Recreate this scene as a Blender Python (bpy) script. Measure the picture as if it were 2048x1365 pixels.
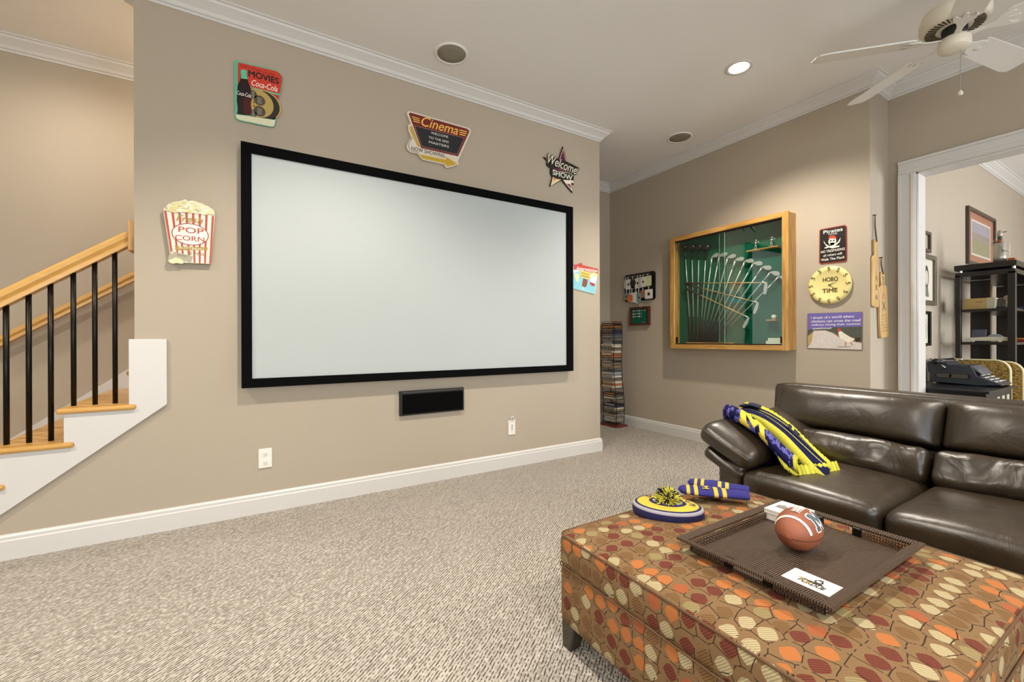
import bpy, bmesh, math, random
from mathutils import Vector, Matrix, noise

random.seed(7)
for o in list(bpy.data.objects):
    bpy.data.objects.remove(o)
scene = bpy.context.scene
COL = scene.collection

# ------------------------------------------------------------------ camera
YAW, PITCH, ROLL, CAM_H = 1.0233, -0.0008, -0.0028, 1.0765
_F = Vector((math.cos(YAW)*math.cos(PITCH), math.sin(YAW)*math.cos(PITCH), math.sin(PITCH)))
_R0 = Vector((math.sin(YAW), -math.cos(YAW), 0)); _U0 = _R0.cross(_F)
_R = _R0*math.cos(ROLL)+_U0*math.sin(ROLL); _U = -_R0*math.sin(ROLL)+_U0*math.cos(ROLL)
cam_data = bpy.data.cameras.new('camera'); cam = bpy.data.objects.new('camera', cam_data); COL.objects.link(cam)
cam_data.sensor_width = 36; cam_data.lens = 864.1148/2048*36
cam_data.shift_y = (678.3888-682.5)/2048
cam_data.clip_start = 0.05; cam_data.clip_end = 100
m = Matrix((( _R.x,_U.x,-_F.x),( _R.y,_U.y,-_F.y),( _R.z,_U.z,-_F.z))).to_4x4()
m.translation = Vector((0, 0, CAM_H)); cam.matrix_world = m
scene.camera = cam

# ------------------------------------------------------------------ world, exposure, daylight
scene.view_settings.view_transform = 'Standard'
scene.view_settings.look = 'None'
scene.view_settings.gamma = 1
scene.view_settings.use_curve_mapping = False
scene.view_settings.exposure = 0.14
w = bpy.data.worlds.new('sky'); scene.world = w; w.use_nodes = True
nt = w.node_tree; nt.nodes.clear()
bg = nt.nodes.new('ShaderNodeBackground'); out = nt.nodes.new('ShaderNodeOutputWorld')
sky = nt.nodes.new('ShaderNodeTexSky'); sky.sky_type = 'HOSEK_WILKIE'; sky.turbidity = 4; sky.sun_direction = (-0.5, 0.6, 0.62)
nt.links.new(sky.outputs[0], bg.inputs[0]); bg.inputs[1].default_value = 1.0
nt.links.new(bg.outputs[0], out.inputs[0])

def lin(h):
    h = h.lstrip('#'); c = [int(h[i:i+2], 16)/255 for i in (0, 2, 4)]
    return tuple(((x+0.055)/1.055)**2.4 if x > 0.04045 else x/12.92 for x in c)

def area(name, loc, rot, sx, sy, power, col):
    l = bpy.data.lights.new(name, 'AREA'); l.shape = 'RECTANGLE'; l.size = sx; l.size_y = sy; l.energy = power; l.color = col
    o = bpy.data.objects.new(name, l); COL.objects.link(o); o.location = loc; o.rotation_euler = rot; return o
DAY = (0.90, 0.95, 1.0)
WIN_BACK = [(-2.6, 1.5), (-0.2, 1.5), (2.2, 1.5)]         # window centres (x, width) in the wall behind the camera
for i, (wx, ww) in enumerate(WIN_BACK):
    area('window_daylight', (wx, -3.46, 1.6), (math.radians(90), 0, 0), ww-0.1, 1.7, 60, DAY)
area('study_window_daylight', (6.4, -2.96, 1.6), (math.radians(90), 0, 0), 2.2, 1.7, 175, (0.95, 0.97, 1.0))
CANS = [(3.058, 1.826), (0.42, 1.826), (-1.9, 1.826), (3.058, -1.1), (0.42, -1.1), (-1.9, -1.1)]
CAN_POWER = 190
WARM = (1.0, 0.91, 0.79)

# ------------------------------------------------------------------ materials
MATS = {}
def new_mat(name):
    mt = bpy.data.materials.new(name); mt.use_nodes = True
    b = mt.node_tree.nodes['Principled BSDF']; return mt, mt.node_tree, b
def N(nt, typ, **kw):
    n = nt.nodes.new(typ)
    for k, v in kw.items():
        if k.startswith('i_'):
            key = k[2:]; n.inputs[int(key) if key.isdigit() else key].default_value = v
        else: setattr(n, k, v)
    return n
def mat(name, col, rough=0.6, metal=0.0, noise_amt=0.06, scale=40, bump=0.0, bscale=None, coat=0.0, emit=None, estr=0.0, spec=0.5, coord='Object'):
    if name in MATS: return MATS[name]
    mt, nt, b = new_mat(name)
    c = lin(col) if isinstance(col, str) else col
    tc = N(nt, 'ShaderNodeTexCoord'); nz = N(nt, 'ShaderNodeTexNoise'); nz.inputs['Scale'].default_value = scale; nz.inputs['Detail'].default_value = 4
    nt.links.new(tc.outputs[coord], nz.inputs['Vector'])
    mx = N(nt, 'ShaderNodeMix', data_type='RGBA'); mx.inputs['A'].default_value = (*[x*(1-noise_amt) for x in c], 1); mx.inputs['B'].default_value = (*[min(1, x*(1+noise_amt)) for x in c], 1)
    nt.links.new(nz.outputs['Fac'], mx.inputs['Factor']); nt.links.new(mx.outputs['Result'], b.inputs['Base Color'])
    b.inputs['Roughness'].default_value = rough; b.inputs['Metallic'].default_value = metal; b.inputs['Coat Weight'].default_value = coat
    b.inputs['Specular IOR Level'].default_value = spec
    if bump:
        n2 = N(nt, 'ShaderNodeTexNoise'); n2.inputs['Scale'].default_value = bscale or scale*4; n2.inputs['Detail'].default_value = 3
        nt.links.new(tc.outputs[coord], n2.inputs['Vector'])
        bp = N(nt, 'ShaderNodeBump'); bp.inputs['Strength'].default_value = bump; bp.inputs['Distance'].default_value = 0.01
        nt.links.new(n2.outputs['Fac'], bp.inputs['Height']); nt.links.new(bp.outputs[0], b.inputs['Normal'])
    if emit:
        b.inputs['Emission Color'].default_value = (*lin(emit), 1); b.inputs['Emission Strength'].default_value = estr
    MATS[name] = mt; return mt

def ramp(nt, stops, interp='LINEAR'):
    r = N(nt, 'ShaderNodeValToRGB'); r.color_ramp.interpolation = interp
    e = r.color_ramp.elements
    while len(e) < len(stops): e.new(0.5)
    for el, (p, c) in zip(e, stops):
        el.position = p; el.color = (*(lin(c) if isinstance(c, str) else c), 1)
    return r
def wood(name, c1, c2, c3, rough=0.35, axis='X', scale=1.0, coat=0.2, bump=0.05):
    if name in MATS: return MATS[name]
    mt, nt, b = new_mat(name)
    tc = N(nt, 'ShaderNodeTexCoord'); mp = N(nt, 'ShaderNodeMapping')
    s = [28*scale]*3; s['XYZ'.index(axis)] = 2.2*scale; mp.inputs['Scale'].default_value = s
    nt.links.new(tc.outputs['Object'], mp.inputs['Vector'])
    nz = N(nt, 'ShaderNodeTexNoise'); nz.inputs['Scale'].default_value = 1.6; nz.inputs['Detail'].default_value = 6; nz.inputs['Distortion'].default_value = 0.8
    nt.links.new(mp.outputs[0], nz.inputs['Vector'])
    r = ramp(nt, [(0.28, c1), (0.5, c2), (0.72, c3)]); nt.links.new(nz.outputs['Fac'], r.inputs[0]); nt.links.new(r.outputs[0], b.inputs['Base Color'])
    bp = N(nt, 'ShaderNodeBump'); bp.inputs['Strength'].default_value = bump; bp.inputs['Distance'].default_value = 0.005
    nt.links.new(nz.outputs['Fac'], bp.inputs['Height']); nt.links.new(bp.outputs[0], b.inputs['Normal'])
    b.inputs['Roughness'].default_value = rough; b.inputs['Coat Weight'].default_value = coat; b.inputs['Coat Roughness'].default_value = 0.2
    MATS[name] = mt; return mt

WALL = mat('wall_paint', '#ada18f', 0.75, noise_amt=0.03, scale=1.5, bump=0.04, bscale=350)
CEIL = mat('ceiling_paint', '#e8e6e3', 0.85, noise_amt=0.02, scale=1.5, bump=0.03, bscale=300)
STAIRCEIL = CEIL
TRIM = mat('trim_paint', '#cfcdc9', 0.4, noise_amt=0.015, scale=6)
def carpet():
    mt, nt, b = new_mat('berber_carpet')
    tc = N(nt, 'ShaderNodeTexCoord'); m0 = N(nt, 'ShaderNodeMapping'); m0.inputs['Rotation'].default_value = (0, 0, math.radians(-37)); nt.links.new(tc.outputs['Object'], m0.inputs['Vector'])
    mp = N(nt, 'ShaderNodeMapping'); mp.inputs['Scale'].default_value = (62, 90, 1); nt.links.new(m0.outputs[0], mp.inputs['Vector'])
    vo = N(nt, 'ShaderNodeTexVoronoi', voronoi_dimensions='2D', feature='F1'); vo.inputs['Scale'].default_value = 1; vo.inputs['Randomness'].default_value = 0.62
    nt.links.new(mp.outputs[0], vo.inputs['Vector'])
    ve = N(nt, 'ShaderNodeTexVoronoi', voronoi_dimensions='2D', feature='DISTANCE_TO_EDGE'); ve.inputs['Scale'].default_value = 1; ve.inputs['Randomness'].default_value = 0.62
    nt.links.new(mp.outputs[0], ve.inputs['Vector'])
    nz = N(nt, 'ShaderNodeTexNoise'); nz.inputs['Scale'].default_value = 420; nt.links.new(tc.outputs['Object'], nz.inputs['Vector'])
    nb = N(nt, 'ShaderNodeTexNoise'); nb.inputs['Scale'].default_value = 1.3; nb.inputs['Detail'].default_value = 3; nt.links.new(tc.outputs['Object'], nb.inputs['Vector'])
    # yarn colour varies from loop to loop, brown flecks lie between the loops
    cr = ramp(nt, [(0.0, '#aaa297'), (0.45, '#b6afa4'), (1.0, '#c1bab0')]); sep = N(nt, 'ShaderNodeSeparateColor'); nt.links.new(vo.outputs['Color'], sep.inputs[0]); nt.links.new(sep.outputs[0], cr.inputs[0])
    # brown yarn shows in broken lines between the rows of loops
    jn = N(nt, 'ShaderNodeTexNoise'); jn.inputs['Scale'].default_value = 0.45; jn.inputs['Detail'].default_value = 2; nt.links.new(mp.outputs[0], jn.inputs['Vector'])
    sy = N(nt, 'ShaderNodeSeparateXYZ'); nt.links.new(mp.outputs[0], sy.inputs[0])
    jy = N(nt, 'ShaderNodeMath', operation='MULTIPLY_ADD'); nt.links.new(jn.outputs['Fac'], jy.inputs[0]); jy.inputs[1].default_value = 0.9; nt.links.new(sy.outputs[1], jy.inputs[2])
    fy_ = N(nt, 'ShaderNodeMath', operation='FRACT'); nt.links.new(jy.outputs[0], fy_.inputs[0])
    d1 = N(nt, 'ShaderNodeMath', operation='SUBTRACT'); d1.inputs[1].default_value = 0.5; nt.links.new(fy_.outputs[0], d1.inputs[0]); d2 = N(nt, 'ShaderNodeMath', operation='ABSOLUTE'); nt.links.new(d1.outputs[0], d2.inputs[0])
    er = ramp(nt, [(0.27, (0, 0, 0)), (0.43, (1, 1, 1))]); nt.links.new(d2.outputs[0], er.inputs[0])
    dm = N(nt, 'ShaderNodeMapping'); dm.inputs['Scale'].default_value = (1.3, 1.0, 1); nt.links.new(mp.outputs[0], dm.inputs['Vector'])
    dn = N(nt, 'ShaderNodeTexNoise'); dn.inputs['Scale'].default_value = 1.0; dn.inputs['Detail'].default_value = 1; nt.links.new(dm.outputs[0], dn.inputs['Vector'])
    fl = ramp(nt, [(0.38, (0, 0, 0)), (0.52, (1, 1, 1))]); nt.links.new(dn.outputs['Fac'], fl.inputs[0])
    mu = N(nt, 'ShaderNodeMath', operation='MULTIPLY'); nt.links.new(er.outputs[0], mu.inputs[0]); nt.links.new(fl.outputs[0], mu.inputs[1])
    mx = N(nt, 'ShaderNodeMix', data_type='RGBA'); nt.links.new(mu.outputs[0], mx.inputs['Factor']); nt.links.new(cr.outputs[0], mx.inputs['A']); mx.inputs['B'].default_value = (*lin('#3a3228'), 1)
    m2 = N(nt, 'ShaderNodeMix', data_type='RGBA', blend_type='MULTIPLY'); m2.inputs['Factor'].default_value = 0.25
    r3 = ramp(nt, [(0.3, (0.8, 0.8, 0.8)), (0.7, (1, 1, 1))]); nt.links.new(nb.outputs['Fac'], r3.inputs[0])
    nt.links.new(mx.outputs['Result'], m2.inputs['A']); nt.links.new(r3.outputs[0], m2.inputs['B']); nt.links.new(m2.outputs['Result'], b.inputs['Base Color'])
    b.inputs['Roughness'].default_value = 0.95; b.inputs['Specular IOR Level'].default_value = 0.1
    ad = N(nt, 'ShaderNodeMath', operation='MULTIPLY_ADD'); nt.links.new(nz.outputs['Fac'], ad.inputs[0]); ad.inputs[1].default_value = -0.25; vd = N(nt, 'ShaderNodeMath', operation='MULTIPLY_ADD'); nt.links.new(d2.outputs[0], vd.inputs[0]); vd.inputs[1].default_value = 1.1; nt.links.new(vo.outputs['Distance'], vd.inputs[2]); nt.links.new(vd.outputs[0], ad.inputs[2])
    bp = N(nt, 'ShaderNodeBump', invert=True); bp.inputs['Strength'].default_value = 0.9; bp.inputs['Distance'].default_value = 0.006
    nt.links.new(ad.outputs[0], bp.inputs['Height']); nt.links.new(bp.outputs[0], b.inputs['Normal'])
    return mt
CARPET = carpet()
OAK = wood('honey_oak', '#b98a42', '#c4954d', '#cfa25b', axis='X')
RAILOAK = wood('rail_oak', '#bf9148', '#c5984f', '#cb9f57', axis='X', scale=.6)
OAKV = wood('honey_oak_upright', '#94682c', '#b98b48', '#caa262', axis='Z')
OAKY = wood('honey_oak_cross', '#94682c', '#b98b48', '#caa262', axis='Y')
BLACKM = mat('black_metal', '#17140f', 0.35, 0.6, scale=60)
BLACKF = mat('black_velvet_frame', '#050506', 0.9, spec=0.1)
BLACKP = mat('black_plastic', '#0c0c0d', 0.4)
WHITEP = mat('white_plastic', '#e6e3da', 0.35)
CHROME = mat('chrome', '#c9c9c6', 0.18, 1.0, noise_amt=0.02)

# ------------------------------------------------------------------ mesh helpers
class MB:
    """collects world-space geometry for one part"""
    def __init__(s): s.v = []; s.f = []; s.uv = None
    def add(s, vs, fs):
        k = len(s.v); s.v += [Vector(p) for p in vs]; s.f += [tuple(i+k for i in f) for f in fs]; return s
    def box(s, x0, x1, y0, y1, z0, z1):
        return s.add([(x0,y0,z0),(x1,y0,z0),(x1,y1,z0),(x0,y1,z0),(x0,y0,z1),(x1,y0,z1),(x1,y1,z1),(x0,y1,z1)],
                     [(0,3,2,1),(4,5,6,7),(0,1,5,4),(1,2,6,5),(2,3,7,6),(3,0,4,7)])
    def obox(s, c, ax, ay, az, hx, hy, hz):
        c = Vector(c); ax = Vector(ax).normalized(); ay = Vector(ay).normalized(); az = Vector(az).normalized()
        vs = [c+ax*hx*i+ay*hy*j+az*hz*k for k in (-1,1) for i,j in ((-1,-1),(1,-1),(1,1),(-1,1))]
        return s.add(vs, [(0,3,2,1),(4,5,6,7),(0,1,5,4),(1,2,6,5),(2,3,7,6),(3,0,4,7)])
    def tube(s, pts, r, n=8, cap=True, closed=False):
        pts = [Vector(p) for p in pts]; rs = r if isinstance(r, (list, tuple)) else [r]*len(pts)
        rings = []; up = None
        L = len(pts)
        for i, p in enumerate(pts):
            if closed: t = pts[(i+1) % L]-pts[i-1]
            else: t = (pts[min(i+1, L-1)]-pts[max(i-1, 0)])
            t.normalize()
            if up is None:
                up = Vector((0,0,1)) if abs(t.z) < 0.9 else Vector((1,0,0))
            a = t.cross(up)
            if a.length < 1e-6: a = t.orthogonal()
            a.normalize(); b2 = a.cross(t).normalized(); up = b2
            rings.append([p+(a*math.cos(2*math.pi*j/n)+b2*math.sin(2*math.pi*j/n))*rs[i] for j in range(n)])
        k = len(s.v)
        for rg in rings: s.v += rg
        m = L if closed else L-1
        for i in range(m):
            i2 = (i+1) % L
            for j in range(n):
                s.f.append((k+i*n+j, k+i*n+(j+1)%n, k+i2*n+(j+1)%n, k+i2*n+j))
        if cap and not closed:
            s.f.append(tuple(k+j for j in range(n))[::-1]); s.f.append(tuple(k+(L-1)*n+j for j in range(n)))
        return s
    def lathe(s, prof, c=(0,0,0), n=24, axis=(0,0,1)):
        c = Vector(c); az = Vector(axis).normalized(); ax = az.orthogonal().normalized(); ay = az.cross(ax)
        k = len(s.v); L = len(prof)
        for r, z in prof:
            for j in range(n):
                a = 2*math.pi*j/n; s.v.append(c+az*z+(ax*math.cos(a)+ay*math.sin(a))*max(r, 1e-5))
        for i in range(L-1):
            for j in range(n):
                s.f.append((k+i*n+j, k+i*n+(j+1)%n, k+(i+1)*n+(j+1)%n, k+(i+1)*n+j))
        if prof[0][0] > 1e-4: s.f.append(tuple(k+j for j in range(n))[::-1])
        if prof[-1][0] > 1e-4: s.f.append(tuple(k+(L-1)*n+j for j in range(n)))
        return s
    def prism(s, poly, c0, c1, fr):
        n = len(poly); k = len(s.v)
        ar = sum(poly[i][0]*poly[(i+1)%n][1]-poly[(i+1)%n][0]*poly[i][1] for i in range(n))
        if ar < 0: poly = poly[::-1]
        s.v += [fr(a, b, c0) for a, b in poly]+[fr(a, b, c1) for a, b in poly]
        s.f.append(tuple(range(k, k+n))[::-1]); s.f.append(tuple(range(k+n, k+2*n)))
        for i in range(n): s.f.append((k+i, k+(i+1)%n, k+n+(i+1)%n, k+n+i))
        return s
    def rbox(s, c, half, r, n=8, puff=(0,0,0), deform=None, ax=None):
        """rounded, optionally puffed box; deform(Vector local)->Vector local; ax = 3 axes"""
        c = Vector(c); hx, hy, hz = half; k = len(s.v); idx = {}
        if ax is None: ax = (Vector((1,0,0)), Vector((0,1,0)), Vector((0,0,1)))
        def vert(i, j, l):
            key = (i, j, l)
            if key in idx: return idx[key]
            u = Vector((i/n*2-1, j/n*2-1, l/n*2-1))
            # concentrate samples near the rounding
            q = Vector([math.copysign(abs(t)**0.75, t) for t in u])
            p = Vector((q.x*hx, q.y*hy, q.z*hz))
            inn = Vector((max(-hx+r, min(hx-r, p.x)), max(-hy+r, min(hy-r, p.y)), max(-hz+r, min(hz-r, p.z))))
            d = p-inn
            if d.length > 1e-9:
                p = inn+d.normalized()*min(r, max(abs(d.x), abs(d.y), abs(d.z)))
            fx, fy, fz = 1-(p.x/hx)**2, 1-(p.y/hy)**2, 1-(p.z/hz)**2
            p = Vector((p.x+math.copysign(puff[0]*max(0,fy)*max(0,fz)*abs(p.x/hx), p.x), p.y+math.copysign(puff[1]*max(0,fx)*max(0,fz)*abs(p.y/hy), p.y), p.z+math.copysign(puff[2]*max(0,fx)*max(0,fy)*abs(p.z/hz), p.z)))
            if deform: p = deform(p)
            idx[key] = len(s.v); s.v.append(c+ax[0]*p.x+ax[1]*p.y+ax[2]*p.z); return idx[key]
        for a in range(n):
            for b2 in range(n):
                for side in (0, n):
                    q = [vert(a,b2,side), vert(a+1,b2,side), vert(a+1,b2+1,side), vert(a,b2+1,side)]; s.f.append(tuple(q if side else q[::-1]))
                    q = [vert(side,a,b2), vert(side,a+1,b2), vert(side,a+1,b2+1), vert(side,a,b2+1)]; s.f.append(tuple(q if side else q[::-1]))
                    q = [vert(b2,side,a), vert(b2,side,a+1), vert(b2+1,side,a+1), vert(b2+1,side,a)]; s.f.append(tuple(q if side else q[::-1]))
        return s
    def sphere(s, c, r, n=12, m=8, sc=(1,1,1)):
        c = Vector(c); prof = [(math.sin(math.pi*i/m)*r, -math.cos(math.pi*i/m)*r) for i in range(m+1)]
        k = len(s.v); s.lathe(prof, (0,0,0), n)
        for i in range(k, len(s.v)):
            p = s.v[i]; s.v[i] = c+Vector((p.x*sc[0], p.y*sc[1], p.z*sc[2]))
        return s
    def grid(s, fn, nu, nv, closed_u=False):
        k = len(s.v)
        for i in range(nu+1):
            for j in range(nv+1): s.v.append(Vector(fn(i/nu, j/nv)))
        for i in range(nu):
            for j in range(nv):
                a = k+i*(nv+1)+j; s.f.append((a, a+nv+1, a+nv+2, a+1))
        return s
    def build(s, name, material, parent=None, smooth=False, bevel=0, subd=0, boxuv=0, solid=0, kind=None, label=None, griduv=None):
        me = bpy.data.meshes.new(name)
        off = WL(parent) if parent else Vector((0,0,0))
        me.from_pydata([p-off for p in s.v], [], s.f); me.update()
        ob = bpy.data.objects.new(name, me); COL.objects.link(ob)
        if isinstance(material, (list, tuple)):
            for mm in material: me.materials.append(mm)
        else: me.materials.append(material)
        if parent: ob.parent = parent
        if smooth:
            for p in me.polygons: p.use_smooth = True
        if boxuv:
            uv = me.uv_layers.new(name='UVMap')
            for p in me.polygons:
                nn = p.normal
                for li in p.loop_indices:
                    co = me.vertices[me.loops[li].vertex_index].co
                    if abs(nn.z) >= max(abs(nn.x), abs(nn.y)): q = (co.x, co.y)
                    elif abs(nn.x) >= abs(nn.y): q = (co.y, co.z+0.37)
                    else: q = (co.x, co.z+0.61)
                    uv.data[li].uv = (q[0]*boxuv, q[1]*boxuv)
        if griduv:
            nu, nv = griduv; uv = me.uv_layers.new(name='UVMap')
            for p in me.polygons:
                for li in p.loop_indices:
                    vi = me.loops[li].vertex_index; uv.data[li].uv = ((vi//(nv+1))/nu, (vi % (nv+1))/nv)
        if solid:
            md = ob.modifiers.new('solid', 'SOLIDIFY'); md.thickness = solid; md.offset = 0
        if bevel:
            md = ob.modifiers.new('bevel', 'BEVEL'); md.width = bevel; md.segments = 2; md.limit_method = 'ANGLE'; md.angle_limit = 0.6
        if subd:
            md = ob.modifiers.new('subd', 'SUBSURF'); md.levels = subd; md.render_levels = subd
        if kind: ob['kind'] = kind
        if label: ob['label'] = label
        return ob
def WL(o):
    v = Vector((0,0,0))
    while o: v = v+o.location; o = o.parent
    return v
def thing(name, label, cat, loc=(0,0,0), group=None):
    o = bpy.data.objects.new(name, None); COL.objects.link(o); o.location = loc; o.empty_display_size = 0.05
    return tag(o, label, cat, group)
def tag(o, label, cat, group=None):
    o['label'] = label; o['category'] = cat
    if group: o['group'] = group
    return o
def structure(o, label=None):
    o['kind'] = 'structure'
    if label: o['label'] = label
    return o
def copy_tree(o, parent=None):
    c = o.copy(); COL.objects.link(c); c.parent = parent
    for ch in list(o.children): copy_tree(ch, c)
    return c
class Frame:
    def __init__(s, o, a, b, c): s.o, s.a, s.b, s.c = Vector(o), Vector(a), Vector(b), Vector(c)
    def __call__(s, a, b, c=0): return s.o+s.a*a+s.b*b+s.c*c
def FY(x, z, y=3.1): return Frame((x, y, z), (1,0,0), (0,0,1), (0,-1,0))       # on a wall facing -y
def FX(y, z, x=4.0): return Frame((x, y, z), (0,-1,0), (0,0,1), (-1,0,0))     # on a wall facing -x
def FZ(x, y, z, ang=0): return Frame((x, y, z), (math.cos(ang), math.sin(ang), 0), (-math.sin(ang), math.cos(ang), 0), (0,0,1))
def text_geo(body, shear=0.0, bold=0.0, spacing=1.0):
    cu = bpy.data.curves.new('lettering', 'FONT'); cu.body = body; cu.size = 1; cu.shear = shear; cu.offset = bold; cu.resolution_u = 4
    cu.space_character = spacing
    ob = bpy.data.objects.new('lettering', cu); COL.objects.link(ob)
    dg = bpy.context.evaluated_depsgraph_get()
    me = bpy.data.meshes.new_from_object(ob.evaluated_get(dg))
    vs = [tuple(v.co) for v in me.vertices]; fs = [tuple(p.vertices) for p in me.polygons]
    bpy.data.objects.remove(ob); bpy.data.curves.remove(cu); bpy.data.meshes.remove(me)
    return vs, fs
TEXTS = {}
def put_text(mb, body, fr, x, y, width, height=None, c=0.002, ang=0.0, shear=0.0, bold=0.0, thick=0.0006, wave=None):
    key = (body, shear)
    if key not in TEXTS: TEXTS[key] = text_geo(body, shear)
    vs, fs = TEXTS[key]
    if not vs: return mb
    x0 = min(v[0] for v in vs); x1 = max(v[0] for v in vs); y0 = min(v[1] for v in vs); y1 = max(v[1] for v in vs)
    sx = width/(x1-x0); sy = height/(y1-y0) if height else sx
    ca, sa = math.cos(ang), math.sin(ang)
    # heavier strokes: the same letters laid over themselves a hair to each side
    for ox, oy, oz in ([(0, 0, 0)] if bold <= 0 else [(-bold, 0, 0), (bold, 0, .00005), (0, -bold*.7, .0001), (0, bold*.7, .00015)]):
        k = len(mb.v)
        for v in vs:
            a = (v[0]+ox-(x0+x1)/2)*sx; b = (v[1]+oy-(y0+y1)/2)*sy
            if wave: b += wave(a)
            mb.v.append(fr(x+a*ca-b*sa, y+a*sa+b*ca, c+thick+oz))
        mb.f += [tuple(i+k for i in f) for f in fs]
    return mb
def disc(fr, x, y, r, c0, c1, mb=None, n=28, ry=None, ang=0):
    mb = mb or MB(); ry = ry or r; ca, sa = math.cos(ang), math.sin(ang)
    return mb.prism([(x+math.cos(2*math.pi*i/n)*r*ca-math.sin(2*math.pi*i/n)*ry*sa, y+math.cos(2*math.pi*i/n)*r*sa+math.sin(2*math.pi*i/n)*ry*ca) for i in range(n)], c0, c1, fr)
def arc_pts(cx, cy, r, a0, a1, n=12): return [(cx+r*math.cos(a0+(a1-a0)*i/n), cy+r*math.sin(a0+(a1-a0)*i/n)) for i in range(n+1)]

BLOCK_M = [(-.5, -.5), (-.16, -.5), (-.16, -.28), (-.22, -.28), (-.22, .12), (0, -.30), (.22, .12), (.22, -.28), (.16, -.28), (.16, -.5), (.5, -.5), (.5, -.28), (.42, -.28), (.42, .28), (.5, .28), (.5, .5), (.20, .5), (0, .10), (-.20, .5), (-.5, .5), (-.5, .28), (-.42, .28), (-.42, -.28), (-.5, -.28)]
def inside(poly, x, y):
    c = False; n = len(poly)
    for i in range(n):
        (x0, y0), (x1, y1) = poly[i], poly[i-1]
        if (y0 > y) != (y1 > y) and x < (x1-x0)*(y-y0)/(y1-y0)+x0: c = not c
    return c
def wrap_poly(mb, poly, n, fn, grow=0.0):
    """fill a flat outline with small quads and lay them on a curved surface fn(x, y)"""
    g = 1.0+2*grow
    for i in range(n):
        for j in range(n):
            x, y = (-.5+(i+.5)/n)*g, (-.5+(j+.5)/n)*g
            hit = inside(poly, x, y) or (grow and any(inside(poly, x+a*grow, y+b*grow) for a, b in ((1,0),(-1,0),(0,1),(0,-1),(.7,.7),(-.7,.7),(.7,-.7),(-.7,-.7))))
            if hit:
                h = .5*g/n; k = len(mb.v); mb.v += [Vector(fn(x+a*h, y+b*h)) for a, b in ((-1,-1),(1,-1),(1,1),(-1,1))]; mb.f.append((k, k+1, k+2, k+3))
    return mb
# ------------------------------------------------------------------ the room
D, XC, XL, XG, XD, YN, YF, H = 3.1, 2.8777, -0.534, 4.0048, 4.3449, 1.3764, 4.1246, 3.05
XLEFT, YBACK = -4.2, -3.5
structure(MB().box(XLEFT, 9.2, YBACK, 4.3, -0.06, 0.0).build('floor', CARPET), 'beige looped berber carpet covering the whole floor')
structure(MB().box(XLEFT-.1, 9.2, YBACK-.1, 4.3, H, H+0.08).build('ceiling', CEIL), 'flat off-white painted ceiling')
fyw = FY(0, 0)
structure(MB().prism([(XC, 0), (XC, H), (XL, H), (XL, .695), (-.81, .695), (-.81, .52), (-1.055, .52), (-1.055, .345), (-1.3, .345), (-1.3, .17), (-1.56, .17), (-1.56, 0)], 0, -.12, fyw).build('wall_screen', WALL), 'greige painted wall carrying the projection screen')
structure(MB().box(XC-.12, XC, D+.12, YF, 0, H).build('wall_passage', WALL))
structure(MB().box(XLEFT, XG+.35, YF, YF+.12, 0, H).build('wall_far', WALL), 'greige wall behind the staircase and the passage')
structure(MB().box(XG, XG+.12, YN+.0, YF, 0, H).build('wall_right', WALL), 'greige wall carrying the golf display case')
structure(MB().box(XG+.12, 9.2, YN, YN+.12, 0, H).build('wall_return', WALL), 'short greige return wall beside the wide doorway running on into the study')
wd = MB(); OPY1, OPY0, OPZ = 1.205, -.75, 2.335
wd.box(XD, XD+.13, OPY1, YN, 0, H); wd.box(XD, XD+.13, OPY0, OPY1, OPZ, H); wd.box(XD, XD+.13, YBACK, OPY0, 0, H)
structure(wd.build('wall_doorway', WALL), 'greige wall with a wide cased opening into the study')
structure(MB().box(XLEFT-.1, XLEFT, YBACK, 4.3, 0, H).build('wall_left', WALL))
wb = MB(); xs = sorted(sum([[a-b/2, a+b/2] for a, b in WIN_BACK], []))
wb.box(XLEFT, XD+.13, YBACK-.12, YBACK, 0, .7); wb.box(XLEFT, XD+.13, YBACK-.12, YBACK, 2.5, H)
ed = [XLEFT]+xs+[XD+.13]
for i in range(0, len(ed), 2): wb.box(ed[i], ed[i+1], YBACK-.12, YBACK, .7, 2.5)
structure(wb.build('wall_back', WALL))
GLASS_W = mat('window_glass', '#e8eef0', 0.05, noise_amt=0.0); 
for i, (a, b) in enumerate(WIN_BACK):
    fr = MB()
    for x0, x1, z0, z1 in ((a-b/2-.08, a-b/2, .62, 2.58), (a+b/2, a+b/2+.08, .62, 2.58), (a-b/2, a+b/2, 2.5, 2.58), (a-b/2, a+b/2, .62, .7), (a-b/2, a+b/2, 1.58, 1.62), (a-.02, a+.02, .7, 2.5)):
        fr.box(x0, x1, YBACK-.05, YBACK+.02, z0, z1)
    structure(fr.build('window_%d' % (i+1), TRIM))
# study shell
ws = MB(); ws.box(XD+.13, 5.3, -3.12, -3.0, 0, H); ws.box(7.5, 9.2, -3.12, -3.0, 0, H); ws.box(5.3, 7.5, -3.12, -3.0, 0, .7); ws.box(5.3, 7.5, -3.12, -3.0, 2.5, H)
structure(ws.build('wall_study_window', WALL)); structure(MB().box(9.1, 9.2, -3.1, YN, 0, H).build('wall_study_end', WALL))
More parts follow.
